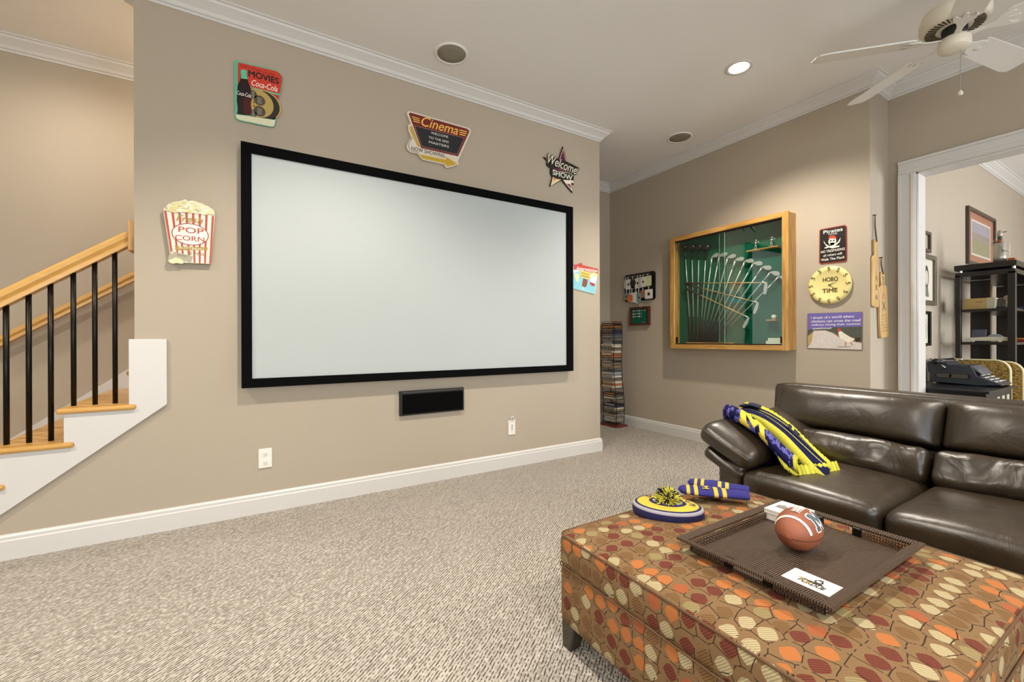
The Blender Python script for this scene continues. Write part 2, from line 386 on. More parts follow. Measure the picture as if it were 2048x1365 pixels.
# base boards and crown mouldings, mitred
BB = [(0, 0), (.016, 0), (.016, .092), (.012, .098), (.012, .112), (.006, .118), (.004, .123), (0, .123)]
CR = [(0, 2.958), (.008, 2.958), (.010, 2.970), (.020, 2.974), (.030, 2.992), (.052, 3.012), (.070, 3.026), (.076, 3.038), (.086, 3.040), (.086, H), (0, H)]
def run(name, prof, p0, p1, nrm, m0, m1, material=TRIM):
    p0, p1, nrm = Vector((*p0, 0)), Vector((*p1, 0)), Vector((*nrm, 0)); t = (p1-p0).normalized(); mb = MB(); n = len(prof)
    a = [p0+nrm*d-t*d*m0+Vector((0,0,z)) for d, z in prof]; b = [p1+nrm*d+t*d*m1+Vector((0,0,z)) for d, z in prof]
    mb.v = a+b; mb.f = [tuple(range(n)), tuple(range(n, 2*n))[::-1]]+[(i, n+i, n+(i+1)%n, (i+1)%n) for i in range(n)]
    o = mb.build(name, material); bm = bmesh.new(); bm.from_mesh(o.data); bmesh.ops.recalc_face_normals(bm, faces=bm.faces); bm.to_mesh(o.data); bm.free()
    return structure(o)
run('baseboard_screen', BB, (-1.16, D), (XC, D), (0,-1), 0, 1)
run('baseboard_passage', BB, (XC, D), (XC, YF), (1,0), 1, -1)
run('baseboard_far', BB, (XC, YF), (XG, YF), (0,-1), -1, -1)
run('baseboard_right', BB, (XG, YF), (XG, YN), (-1,0), -1, 1)
run('baseboard_return', BB, (XG, YN), (XD, YN), (0,-1), 1, -1)
run('baseboard_doorway', BB, (XD, YN), (XD, OPY1+.1), (-1,0), -1, 0)
run('trim_1', CR, (XL, D), (XC, D), (0,-1), 0, 1); run('trim_2', CR, (XC, D), (XC, YF), (1,0), 1, -1)
run('trim_3', CR, (XC, YF), (XG, YF), (0,-1), -1, -1); run('trim_4', CR, (XG, YF), (XG, YN), (-1,0), -1, 1)
run('trim_5', CR, (XG, YN), (XD, YN), (0,-1), 1, -1); run('trim_6', CR, (XD, YN), (XD, YBACK), (-1,0), -1, -1)
run('trim_7', CR, (XLEFT, YF), (XC-.12, YF), (0,-1), -1, -1); run('trim_8', CR, (XD+.13, YN), (9.1, YN), (0,-1), -1, -1)
run('trim_9', CR, (XLEFT, YBACK), (XD, YBACK), (0,1), -1, -1); run('trim_10', CR, (XLEFT, 4.1), (XLEFT, YBACK), (1,0), -1, -1)
run('trim_11', CR, (XL, D+.12), (XC-.12, D+.12), (0,1), 0, -1); run('trim_12', CR, (XL, D), (XL, D+.12), (-1,0), 1, 1)
run('baseboard_study', BB, (XD+.13, YN), (9.1, YN), (0,-1), 0, 0)
# door casing: stepped profile on both jambs and the head
cas = MB(); xw = XD
for y0, y1, t in ((OPY1, OPY1+.105, .014), (OPY1+.008, OPY1+.03, .02), (OPY1+.085, OPY1+.105, .024)):
    cas.box(xw-t, xw, y0, y1, 0, OPZ+.0)
for z0, z1, t in ((OPZ, OPZ+.105, .014), (OPZ+.008, OPZ+.03, .02), (OPZ+.085, OPZ+.105, .024)):
    cas.box(xw-t, xw, OPY0-.1, OPY1+.105, z0, z1)
cas.box(xw-.014, xw, OPY0-.1, OPY0, 0, OPZ)
cas.box(xw-.004, xw+.14, OPY1-.014, OPY1, 0, OPZ); cas.box(xw-.004, xw+.14, OPY0, OPY1, OPZ-.014, OPZ)
structure(cas.build('trim_13', TRIM, bevel=.002), 'white moulded door casing around the wide opening')

# ------------------------------------------------------------------ staircase
st = thing('staircase', 'open-sided staircase with oak treads and white stringer at the left', 'staircase', (-1.0, 3.6, 0))
steps = [(-.81, .725), (-1.055, .55), (-1.3, .375), (-1.545, .2)]
for i in range(1, 9): steps.append((-.81+.245*i, .725+.175*i))
for xr, zt in steps:
    y0 = 3.068 if zt < .8 else 3.225
    x1 = xr+.285 if zt < .8 else xr+.26
    MB().box(xr-.028, x1, y0, YF-.02, zt-.03, zt).build('tread', OAK, st, bevel=.012)
    MB().box(xr, xr+.02, 3.1+(.125 if zt > .8 else 0), YF-.02, zt-.175, zt-.03).build('riser', TRIM, st)
fs = FY(0, 0)
MB().prism([(-.393, .712), (-.393, 1.079), (-.556, 1.079), (-.556, .725), (-.56, .695), (-.81, .695), (-.81, .52), (-1.055, .52), (-1.055, .345), (-1.3, .345), (-1.3, .17), (-1.545, .17), (-1.545, 0), (-1.325, 0)], .0, .016, fs).build('stringer', TRIM, st, bevel=.002)
sk = [( -1.7, .12)]; 
MB().prism([(-1.9, .02), (-1.337, .425), (-.761, .852), (.6, 1.87), (.6, 1.4), (-1.9, -.0)], 0, .018, FY(0, 0, YF)).build('skirt_board', TRIM, st)
# balusters and rails
bal = [(-1.041, 1.2486, .55), (-.962, 1.313, .55), (-.882, 1.37, .55), (-.796, 1.434, .725), (-.712, 1.496, .725), (-.630, 1.556, .725), (-1.125, 1.19, .375), (-1.21, 1.13, .375), (-1.29, 1.07, .375)]
br = thing('stair_railing', 'honey oak handrail on round black metal balusters', 'railing', (-1.0, 3.18, .55))
for x, zt, zb in bal:
    b = MB().tube([(x, 3.18, zb), (x, 3.18, zt+.02)], .0115, 12).build('baluster', BLACKM, br, smooth=True)
RP = [(-.028, -.036), (.028, -.036), (.028, -.018), (.022, -.012), (.032, .004), (.031, .022), (.018, .036), (-.018, .036), (-.031, .022), (-.032, .004), (-.022, -.012), (-.028, -.018)]
def rail(name, p0, p1, parent, prof=RP, sc=1.0):
    p0, p1 = Vector(p0), Vector(p1); t = (p1-p0).normalized(); s = Vector((0,1,0)); u = s.cross(t)*-1
    if u.z < 0: u = -u
    mb = MB(); n = len(prof); mb.v = [p0+s*a*sc+u*b*sc for a, b in prof]+[p1+s*a*sc+u*b*sc for a, b in prof]
    mb.f = [tuple(range(n)), tuple(range(n, 2*n))[::-1]]+[(i, n+i, n+(i+1)%n, (i+1)%n) for i in range(n)]
    o = mb.build(name, RAILOAK, parent); bm = bmesh.new(); bm.from_mesh(o.data); bmesh.ops.recalc_face_normals(bm, faces=bm.faces); bm.to_mesh(o.data); bm.free(); return o
sl = (1.643-1.2745)/(-.568+1.062)
rail('handrail', (-1.45, 3.18, 1.2745-sl*.388), (-.56, 3.18, 1.649), br)
MB().box(-1.53, -1.44, 3.135, 3.225, .2, 1.06).build('newel_post', OAKV, br, bevel=.006)
MB().box(-.566, -.535, 3.125, 3.235, 1.568, 1.735).build('rosette', OAKV, br, bevel=.004)
wr = thing('wall_handrail', 'plain oak handrail fixed along the stairwell wall', 'handrail', (-1.0, 4.07, 1.3))
sl2 = (1.53-1.07)/(-.702+1.353)
rail('rail', (-1.8, 4.06, 1.07-sl2*.447), (.3, 4.06, 1.53+sl2*1.002), wr, sc=.8)
for x in (-1.5, -.3):
    z = 1.07+sl2*(x+1.353); MB().tube([(x, 4.12, z-.09), (x, 4.06, z-.09), (x, 4.06, z-.03)], .008, 8).build('bracket', BLACKM, wr, smooth=True)

# ------------------------------------------------------------------ ceiling fittings
GRILLE = mat('speaker_grille', '#8d8777', 0.9, noise_amt=0.25, scale=900, bump=0.3, bscale=900)
for (x, y), lab in (((1.203, 2.768), 'round ceiling speaker with tan grille above the projection screen'), ((3.622, 2.766), 'round ceiling speaker with tan grille above the golf case')):
    t = thing('ceiling_speaker', lab, 'speaker', (x, y, H), 'round ceiling speakers')
    MB().lathe([(.117, 0), (.117, -.004), (.108, -.008), (.098, -.006), (.098, 0)], (x, y, H), 40).build('rim', CEIL, t, smooth=True)
    MB().lathe([(.098, -.0015), (.097, -.004), (.05, -.005), (0, -.005)], (x, y, H), 40).build('grille', GRILLE, t, smooth=True)
BULB = mat('lamp_glow', '#fff3dd', 0.5, emit='#ffe6bd', estr=18)
for i, (x, y) in enumerate(CANS):
    vis = i == 0
    t = thing('recessed_light', 'lit round recessed downlight in the ceiling near the fan' if vis else ['', 'recessed downlight above the space before the projection screen', 'recessed downlight in front of the staircase', 'recessed downlight behind the sofa end of the room', 'recessed downlight right behind the viewer', 'recessed downlight in the back left corner'][i], 'light', (x, y, H), 'recessed downlights')
    MB().lathe([(.066, -.001), (.070, -.006), (.088, -.006), (.092, 0)], (x, y, H), 40).build('trim_ring', TRIM, t, smooth=True)
    MB().lathe([(.066, -.003), (0, -.004)], (x, y, H), 32).build('lamp', BULB, t, smooth=True)
    l = bpy.data.lights.new('downlight', 'SPOT'); l.energy = CAN_POWER; l.color = WARM; l.spot_size = math.radians(128); l.spot_blend = 0.6; l.shadow_soft_size = 0.05
    lo = bpy.data.objects.new('downlight', l); COL.objects.link(lo); lo.location = (x, y, H-.02)

# ------------------------------------------------------------------ ceiling fan
FANW = mat('fan_white', '#dedcd6', 0.35, noise_amt=0.02)
FANC = mat('fan_cream', '#dfd8c6', 0.35, noise_amt=0.04, scale=8)
FANS = mat('fan_slot', '#3a2c1a', 0.8)
fx, fy, fz = 3.25, .745, 2.69
fan = thing('ceiling_fan', 'white five-blade ceiling fan with vented motor housing and pull chain', 'ceiling fan', (fx, fy, H))
MB().lathe([(.075, H), (.07, H-.03), (.03, H-.06), (.018, H-.065), (.018, 2.87)], (fx, fy, 0), 32).build('canopy', FANC, fan, smooth=True)
MB().lathe([(.03, 2.875), (.09, 2.865), (.13, 2.84), (.142, 2.80), (.142, 2.765), (.135, 2.752), (.125, 2.745), (.06, 2.742), (.0, 2.742)], (fx, fy, 0), 48).build('motor_housing', FANC, fan, smooth=True)
sl_ = MB()
for i in range(40):
    a = 2*math.pi*i/40; c, s_ = math.cos(a), math.sin(a)
    sl_.obox((fx+c*.096, fy+s_*.096, 2.7425), (c, s_, 0), (-s_, c, 0), (0,0,1), .022, .0026, .0022)
sl_.build('vent_slots', FANS, fan, kind='stuff')
MB().lathe([(.052, 2.742), (.052, 2.715), (.045, 2.70), (.03, 2.69)], (fx, fy, 0), 32).build('flywheel', BLACKP, fan, smooth=True)
MB().lathe([(.03, 2.70), (.058, 2.688), (.066, 2.67), (.066, 2.638), (.060, 2.628), (.03, 2.622), (0, 2.62)], (fx, fy, 0), 36).build('switch_housing', FANC, fan, smooth=True)
for q in range(5):
    a = math.radians(60.5+72*q); ca, sa = math.cos(a), math.sin(a); rad = Vector((ca, sa, 0)); tan = Vector((-sa, ca, 0))
    pt = math.radians(-13); ax2 = (tan*math.cos(pt)+Vector((0,0,1))*math.sin(pt)); nz = rad.cross(ax2)
    base = Vector((fx, fy, fz))
    out = [(.19, -.055), (.21, -.063), (.60, -.072), (.645, -.060), (.655, -.04), (.655, .04), (.645, .060), (.60, .072), (.21, .063), (.19, .055)]
    bl_ = MB().prism(out, -.004, .004, Frame(base, rad, ax2, nz)); bl_ = bl_.build('blade', FANW, fan, bevel=.002)
    ir = MB(); fb_ = Frame(base-nz*.008, rad, ax2, nz)
    ir.prism([(.05, -.014), (.11, -.013), (.145, -.022), (.165, -.038), (.185, -.045), (.215, -.045), (.225, -.038), (.205, -.030), (.195, -.012), (.23, -.009), (.235, 0), (.23, .009), (.195, .012), (.205, .030), (.225, .038), (.215, .045), (.185, .045), (.165, .038), (.145, .022), (.11, .013), (.05, .014)], -.003, .004, fb_)
    ir.build('blade_iron', FANW, bl_, bevel=.003)
ch = MB(); ch.tube([(fx+.012, fy-.02, 2.625), (fx+.012, fy-.02, 2.40)], .0016, 6); ch = ch.build('pull_chain', CHROME, fan)
MB().lathe([(.001, .03), (.006, .024), (.011, .012), (.009, .002), (.003, 0)], (fx+.012, fy-.02, 2.375), 12).build('chain_knob', FANC, ch, smooth=True)

# ------------------------------------------------------------------ stairwell lamp (round the corner of the screen wall)
sl = thing('stair_lamp', 'small warm globe lamp on the stairwell ceiling behind the screen wall', 'light', (.05, 3.66, H))
MB().lathe([(.07, 0), (.07, -.02), (.05, -.03)], (.05, 3.66, H), 24).build('ceiling_plate', TRIM, sl, smooth=True)
MB().sphere((.05, 3.66, H-.10), .075, 20, 12).build('globe', mat('warm_globe', '#ffe7bf', .5, emit='#ffd79a', estr=9), sl, smooth=True)
pl_ = bpy.data.lights.new('stair_glow', 'POINT'); pl_.energy = 14; pl_.color = (1.0, .80, .52); pl_.shadow_soft_size = .08
po_ = bpy.data.objects.new('stair_glow', pl_); COL.objects.link(po_); po_.location = (.05, 3.66, H-.20)

sc_ = thing('recessed_light', 'recessed downlight in the stairwell ceiling above the lower steps', 'light', (-1.0, 3.42, H), 'recessed downlights')
MB().lathe([(.066, -.001), (.070, -.006), (.088, -.006), (.092, 0)], (-1.0, 3.42, H), 40).build('trim_ring', TRIM, sc_, smooth=True); MB().lathe([(.066, -.003), (0, -.004)], (-1.0, 3.42, H), 32).build('lamp', BULB, sc_, smooth=True)
l = bpy.data.lights.new('downlight', 'SPOT'); l.energy = 62; l.color = WARM; l.spot_size = math.radians(165); l.spot_blend = 1.0; l.shadow_soft_size = 0.05
lo = bpy.data.objects.new('downlight', l); COL.objects.link(lo); lo.location = (-1.0, 3.42, H-.02)
# ------------------------------------------------------------------ outlines of the printed wall signs, metres from each sign's centre
ART = {'soda': {'board': [(-0.129, 0.165), (-0.125, 0.175), (-0.118, 0.179), (0.084, 0.188), (0.11, 0.181), (0.127, 0.166), (0.131, 0.142), (0.12, 0.064), (0.108, 0.024), (0.091, -0.119), (0.087, -0.156), (0.079, -0.171), (0.065, -0.177), (-0.106, -0.18), (-0.122, -0.17), (-0.127, -0.154), (-0.129, -0.027)], 'red': [(-0.111, 0.166), (-0.104, 0.172), (0.09, 0.182), (0.112, 0.174), (0.126, 0.158), (0.126, 0.131), (0.116, 0.063), (0.11, 0.045), (-0.111, 0.042)], 'crimson': [(-0.111, 0.038), (0.109, 0.034), (0.101, -0.015), (0.087, -0.083), (0.065, -0.107), (-0.113, -0.124)], 'bar': [(-0.122, -0.148), (0.087, -0.127), (0.081, -0.163), (0.075, -0.17), (0.065, -0.174), (-0.104, -0.176), (-0.119, -0.169)], 'green': [(0.083, -0.084), (0.088, -0.078), (0.092, -0.1), (0.086, -0.128), (0.061, -0.129)], 'bottle': [(-0.095, 0.126), (-0.09, 0.132), (-0.071, 0.135), (-0.064, 0.13), (-0.066, 0.112), (-0.061, 0.082), (-0.057, 0.066), (-0.046, 0.033), (-0.042, 0.008), (-0.038, -0.023), (-0.045, -0.065), (-0.04, -0.104), (-0.043, -0.132), (-0.079, -0.139), (-0.115, -0.143), (-0.111, -0.11), (-0.116, -0.067), (-0.116, -0.023), (-0.111, 0.032), (-0.099, 0.066), (-0.094, 0.094), (-0.096, 0.111)], 'cap': [(-0.095, 0.126), (-0.09, 0.132), (-0.071, 0.135), (-0.064, 0.13), (-0.066, 0.112), (-0.061, 0.082), (-0.095, 0.076), (-0.094, 0.094), (-0.096, 0.111)], 'cola': [(-0.086, -0.041), (-0.045, -0.029), (-0.047, -0.065), (-0.043, -0.127), (-0.079, -0.137)], 'reel_c': [(-0.008, -0.048), (-0.008, 0.038)], 'film_c': [(0.025, -0.05), (0.026, 0.037)], 'h1': [(0.002, -0.029), (0.002, 0.002)], 'h2': [(0.002, -0.095), (0.002, -0.063)], 'h3': [(-0.037, 0.0), (-0.037, 0.025)], 'h4': [(-0.035, -0.118), (-0.035, -0.096)], 'hub': [(-0.028, -0.049), (-0.028, -0.042)], 'hub2': [(-0.028, -0.07), (-0.028, -0.063)], 't_lets': [(-0.007, 0.155), (-0.099, 0.152), (0.086, 0.16)], 't_mov': [(0.026, 0.123), (-0.056, 0.121), (0.106, 0.121)], 't_coca': [(0.03, 0.071), (-0.038, 0.076), (0.102, 0.071)], 't_b': [(-0.079, -0.015), (-0.115, -0.014), (-0.041, -0.015)]}, 'cinema': {'board': [(-0.234, 0.146), (-0.225, 0.164), (-0.207, 0.17), (0.263, 0.167), (0.282, 0.152), (0.281, 0.131), (0.169, -0.119), (0.179, -0.134), (0.172, -0.145), (0.083, -0.186), (0.067, -0.183), (0.061, -0.164), (-0.11, -0.165), (-0.133, -0.151), (-0.15, -0.128), (-0.206, -0.129), (-0.228, -0.116), (-0.236, -0.093), (-0.222, -0.053), (-0.199, -0.021), (-0.222, 0.027), (-0.225, 0.058), (-0.216, 0.073), (-0.204, 0.079)], 'red': [(-0.219, 0.149), (-0.208, 0.159), (0.249, 0.155), (0.27, 0.142), (0.171, -0.078), (-0.126, -0.08)], 'black': [(-0.176, 0.07), (0.222, 0.077), (0.163, -0.065), (-0.122, -0.067)], 'ybar': [(-0.214, 0.053), (-0.196, 0.069), (-0.129, -0.075), (-0.156, -0.074), (-0.212, 0.035)], 'arrow': [(-0.143, -0.128), (0.069, -0.124), (0.074, -0.101), (0.174, -0.14), (0.078, -0.177), (0.065, -0.158), (-0.105, -0.158), (-0.127, -0.148)], 's1': [(-0.199, 0.136), (-0.136, 0.135), (-0.136, 0.129), (-0.193, 0.129)], 's2': [(-0.194, 0.122), (-0.136, 0.121), (-0.136, 0.114), (-0.188, 0.115)], 's3': [(-0.188, 0.108), (-0.136, 0.107), (-0.136, 0.1), (-0.182, 0.1)], 's4': [(0.183, 0.134), (0.251, 0.135), (0.247, 0.126), (0.183, 0.126)], 's5': [(0.183, 0.117), (0.246, 0.118), (0.241, 0.109), (0.183, 0.109)], 's6': [(0.183, 0.101), (0.237, 0.101), (0.233, 0.093), (0.182, 0.093)], 'line': [(-0.191, -0.019), (-0.22, -0.069), (-0.22, -0.101), (-0.204, -0.119), (-0.143, -0.122)], 't_cin': [(0.023, 0.121), (-0.122, 0.117), (0.173, 0.112)], 't_w': [(0.019, 0.051), (-0.05, 0.051), (0.087, 0.049)], 't_2': [(0.012, 0.013), (-0.066, 0.016), (0.093, 0.012)], 't_m': [(0.014, -0.022), (-0.064, -0.02), (0.096, -0.02)], 't_n': [(-0.07, -0.099), (-0.197, -0.1), (0.063, -0.1)]}, 'star': {'board': [(-0.007, 0.19), (0.019, 0.13), (0.035, 0.061), (0.096, 0.051), (0.193, 0.031), (0.165, 0.003), (0.153, -0.017), (0.12, -0.03), (0.116, -0.095), (0.115, -0.137), (0.095, -0.129), (0.104, -0.212), (0.044, -0.169), (-0.019, -0.118), (-0.081, -0.157), (-0.155, -0.201), (-0.126, -0.112), (-0.146, -0.082), (-0.144, -0.033), (-0.171, -0.026), (-0.188, -0.008), (-0.178, 0.02), (-0.201, 0.033), (-0.223, 0.047), (-0.138, 0.047), (-0.086, 0.071), (-0.055, 0.064), (-0.04, 0.102)], 'top': [(-0.005, 0.162), (0.013, 0.109), (0.029, 0.063), (-0.056, 0.057), (-0.027, 0.105)], 'topc': [(-0.005, 0.174), (-0.001, 0.164), (0.032, 0.063), (0.024, 0.062), (-0.006, 0.154), (-0.04, 0.06), (-0.049, 0.058)], 'left': [(-0.198, 0.041), (-0.138, 0.044), (-0.171, 0.015)], 'right': [(0.165, 0.025), (0.183, 0.028), (0.154, 0.004)], 'bl': [(-0.12, -0.108), (-0.087, -0.119), (-0.028, -0.115), (-0.145, -0.193)], 'blo': [(-0.114, -0.112), (-0.075, -0.116), (-0.13, -0.156), (-0.111, -0.138)], 'br': [(-0.006, -0.113), (0.114, -0.096), (0.114, -0.121), (0.085, -0.121), (0.101, -0.199), (0.044, -0.159)], 'brr': [(0.031, -0.141), (0.076, -0.138), (0.091, -0.18)], 'mid': [(-0.111, -0.026), (0.006, -0.012), (0.115, -0.025), (0.006, -0.042), (-0.087, -0.045)], 'ribbon': [(-0.144, -0.037), (-0.129, -0.049), (-0.087, -0.055), (-0.006, -0.049), (0.057, -0.037), (0.116, -0.05), (0.116, -0.098), (0.057, -0.099), (-0.019, -0.108), (-0.087, -0.111), (-0.129, -0.1), (-0.144, -0.081)], 'ribl': [(-0.117, -0.039), (-0.068, -0.05), (0.051, -0.035), (0.114, -0.048), (0.114, -0.053), (0.051, -0.04), (-0.068, -0.055), (-0.117, -0.047)], 't_wel': [(-0.012, 0.022), (-0.171, 0.02), (0.16, 0.004)], 't_to': [(-0.012, -0.028), (-0.053, -0.034), (0.028, -0.025)], 't_sh': [(-0.013, -0.073), (-0.123, -0.075), (0.098, -0.079)]}, 'popcorn': {'board': [(-0.126, 0.116), (-0.123, 0.13), (-0.113, 0.141), (-0.102, 0.159), (-0.09, 0.164), (-0.079, 0.174), (-0.06, 0.179), (-0.043, 0.187), (-0.029, 0.192), (-0.012, 0.189), (0.008, 0.195), (0.026, 0.193), (0.04, 0.188), (0.055, 0.186), (0.067, 0.177), (0.08, 0.176), (0.095, 0.164), (0.107, 0.157), (0.113, 0.143), (0.115, 0.125), (0.104, -0.016), (0.094, -0.163), (-0.03, -0.167), (-0.042, -0.175), (-0.064, -0.172), (-0.095, -0.174), (-0.106, -0.163), (-0.103, -0.145), (-0.098, -0.124)], 'white': [(-0.124, 0.115), (-0.061, 0.113), (-0.006, 0.12), (0.112, 0.124), (0.092, -0.16), (-0.03, -0.165), (-0.092, -0.113)], 'corn': [(-0.125, 0.116), (-0.122, 0.131), (-0.112, 0.14), (-0.102, 0.158), (-0.09, 0.163), (-0.079, 0.173), (-0.06, 0.178), (-0.043, 0.186), (-0.029, 0.191), (-0.012, 0.188), (0.008, 0.194), (0.026, 0.192), (0.04, 0.187), (0.055, 0.185), (0.067, 0.176), (0.08, 0.175), (0.095, 0.163), (0.106, 0.157), (0.112, 0.142), (0.112, 0.127), (0.094, 0.127), (0.07, 0.12), (0.055, 0.131), (0.037, 0.121), (0.017, 0.123), (-0.006, 0.12), (-0.024, 0.123), (-0.041, 0.115), (-0.061, 0.119), (-0.08, 0.112), (-0.102, 0.12)], 'oval': [(-0.004, -0.001), (0.084, -0.007), (-0.007, 0.062), (-0.089, 0.007), (-0.001, -0.064)], 'top_x': [(-0.116, 0.116), (-0.084, 0.119), (-0.053, 0.12), (-0.021, 0.123), (0.01, 0.124), (0.041, 0.125), (0.073, 0.121), (0.104, 0.121)], 'bot_x': [(-0.088, -0.109), (-0.062, -0.113), (-0.036, -0.153), (-0.009, -0.16), (0.016, -0.162), (0.04, -0.162), (0.065, -0.161), (0.089, -0.16)], 'banner': [(-0.076, -0.074), (-0.053, -0.075), (-0.053, -0.075), (0.063, -0.068), (0.08, -0.068), (0.074, -0.078), (0.078, -0.086), (0.06, -0.086), (-0.055, -0.097), (-0.075, -0.095), (-0.07, -0.084)], 'ticket': [(-0.079, -0.107), (0.009, -0.126), (0.0, -0.161), (-0.089, -0.142)], 'pcs': [(-0.103, -0.163), (-0.095, -0.155), (-0.084, -0.147), (-0.07, -0.14), (-0.056, -0.143), (-0.041, -0.15), (-0.033, -0.16), (-0.039, -0.173), (-0.053, -0.173), (-0.064, -0.17), (-0.081, -0.177), (-0.095, -0.173)], 't_fr': [(-0.006, 0.086), (-0.069, 0.091), (0.056, 0.08)], 't_pop': [(0.001, 0.022), (-0.057, 0.033), (0.059, 0.012)], 't_corn': [(-0.005, -0.025), (-0.072, -0.022), (0.063, -0.028)], 't_but': [(0.002, -0.082), (-0.053, -0.086), (0.062, -0.079)], 't_hot': [(0.029, -0.108), (-0.013, -0.105), (0.074, -0.11)], 't_tic': [(-0.04, -0.127), (-0.067, -0.126), (-0.014, -0.132)]}, 'inter': {'board': [(-0.16, 0.084), (-0.15, 0.124), (-0.114, 0.129), (-0.088, 0.14), (-0.067, 0.149), (-0.05, 0.144), (-0.043, 0.13), (0.153, 0.109), (0.144, 0.062), (0.14, 0.027), (0.11, -0.134), (-0.161, -0.095)], 'banner': [(-0.15, 0.124), (-0.114, 0.129), (-0.088, 0.14), (-0.067, 0.149), (-0.05, 0.144), (-0.043, 0.13), (0.153, 0.109), (0.144, 0.062), (-0.078, 0.081), (-0.15, 0.081)], 'blue': [(-0.159, 0.08), (-0.078, 0.079), (0.142, 0.057), (0.138, 0.027), (0.108, -0.131), (-0.16, -0.093)], 'yellow': [(-0.073, 0.08), (0.057, 0.066), (0.043, 0.0), (-0.069, 0.017)], 'bar': [(-0.037, 0.008), (0.018, -0.003), (0.011, -0.049), (-0.006, -0.075), (-0.036, -0.073), (-0.053, -0.06)], 'box': [(0.057, 0.052), (0.135, 0.035), (0.131, 0.021), (0.109, -0.035), (0.047, -0.021)], 'boxr': [(0.047, -0.021), (0.109, -0.035), (0.102, -0.059), (0.076, -0.059), (0.043, -0.039)], 'corn': [(0.059, 0.055), (0.087, 0.073), (0.135, 0.064), (0.142, 0.038), (0.114, 0.031)], 'cup': [(-0.145, 0.047), (-0.085, 0.042), (-0.087, 0.011), (-0.095, -0.028), (-0.123, -0.027), (-0.137, 0.005)], 'cuptop': [(-0.155, 0.074), (-0.09, 0.079), (-0.087, 0.064), (-0.157, 0.049)], 'stick': [(-0.046, -0.078), (-0.029, -0.077), (-0.033, -0.096), (-0.044, -0.096)], 'l1': [(-0.055, 0.061), (0.039, 0.048), (0.037, 0.041), (-0.057, 0.053)], 'l2': [(-0.062, 0.037), (0.035, 0.024), (0.033, 0.016), (-0.064, 0.029)], 't_int': [(0.012, 0.093), (-0.121, 0.107), (0.135, 0.084)]}, 'pirate': {'board': [(-0.087, 0.135), (-0.076, 0.144), (0.089, 0.143), (0.102, 0.127), (0.102, -0.135), (0.092, -0.146), (-0.077, -0.14), (-0.09, -0.126)], 'black': [(-0.081, 0.132), (-0.073, 0.137), (0.085, 0.135), (0.096, 0.124), (0.096, -0.13), (0.088, -0.137), (-0.074, -0.132), (-0.082, -0.121)], 'skull': [(0.005, 0.03), (0.005, 0.074)], 'jaw': [(-0.013, 0.02), (0.023, 0.018), (0.018, -0.002), (-0.008, 0.001)], 'band': [(-0.022, 0.055), (-0.019, 0.07), (-0.001, 0.078), (0.018, 0.074), (0.032, 0.059), (0.033, 0.044), (0.007, 0.053)], 'e1': [(-0.006, 0.036), (-0.006, 0.045)], 'e2': [(0.016, 0.035), (0.016, 0.044)], 'sw1': [(-0.057, 0.048), (-0.04, 0.014), (-0.005, -0.012), (0.054, -0.012), (0.052, -0.023), (0.003, -0.027), (-0.036, -0.004), (-0.053, 0.028)], 'sw2': [(0.062, 0.049), (0.056, 0.016), (0.022, -0.013), (-0.05, -0.019), (-0.05, -0.01), (0.01, -0.002), (0.044, 0.019)], 't_p': [(0.009, 0.114), (-0.059, 0.118), (0.074, 0.111)], 't_o': [(0.009, 0.088), (-0.024, 0.091), (0.039, 0.087)], 't_n': [(0.007, -0.044), (-0.077, -0.038), (0.088, -0.049)], 't_a': [(0.006, -0.076), (-0.059, -0.074), (0.07, -0.078)], 't_w': [(0.007, -0.109), (-0.077, -0.107), (0.088, -0.111)]}, 'chicken': {'board': [(-0.182, 0.151), (0.197, 0.144), (0.195, -0.149), (-0.188, -0.143)], 'sky': [(-0.182, 0.151), (0.197, 0.144), (0.197, 0.021), (0.049, 0.015), (-0.182, 0.006)], 'bush': [(-0.182, 0.015), (-0.004, 0.03), (0.197, 0.033), (0.196, -0.084), (0.108, -0.059), (-0.004, -0.006), (-0.138, 0.005), (-0.182, -0.04)], 'grass': [(-0.182, -0.04), (-0.138, 0.001), (-0.154, -0.086), (-0.183, -0.122)], 'road': [(-0.138, 0.005), (-0.05, 0.006), (-0.004, -0.014), (0.049, -0.054), (0.136, -0.084), (0.195, -0.097), (0.195, -0.148), (-0.188, -0.141), (-0.154, -0.086)], 'body': [(0.04, -0.006), (0.049, 0.002), (0.064, -0.005), (0.086, -0.024), (0.122, -0.05), (0.151, -0.063), (0.136, -0.084), (0.108, -0.097), (0.079, -0.076), (0.053, -0.063), (0.045, -0.041)], 'tail': [(0.108, -0.076), (0.151, -0.057), (0.154, -0.071), (0.122, -0.097)], 'dark': [(0.151, -0.057), (0.186, -0.055), (0.186, -0.08), (0.158, -0.088)], 'comb': [(0.033, 0.007), (0.043, 0.024), (0.058, 0.015), (0.055, -0.002), (0.04, -0.008)], 'leg1': [(0.087, -0.089), (0.095, -0.089), (0.092, -0.123), (0.086, -0.123)], 'leg2': [(0.122, -0.089), (0.128, -0.089), (0.136, -0.117), (0.131, -0.118)], 'shadow': [(0.023, -0.126), (0.129, -0.124), (0.122, -0.13), (0.049, -0.133)], 't1': [(-0.005, 0.113), (-0.16, 0.12), (0.137, 0.11)], 't2': [(0.016, 0.082), (-0.16, 0.088), (0.178, 0.08)], 't3': [(0.016, 0.051), (-0.16, 0.054), (0.178, 0.049)], 't4': [(-0.077, 0.022), (-0.144, 0.024), (-0.011, 0.021)]}}
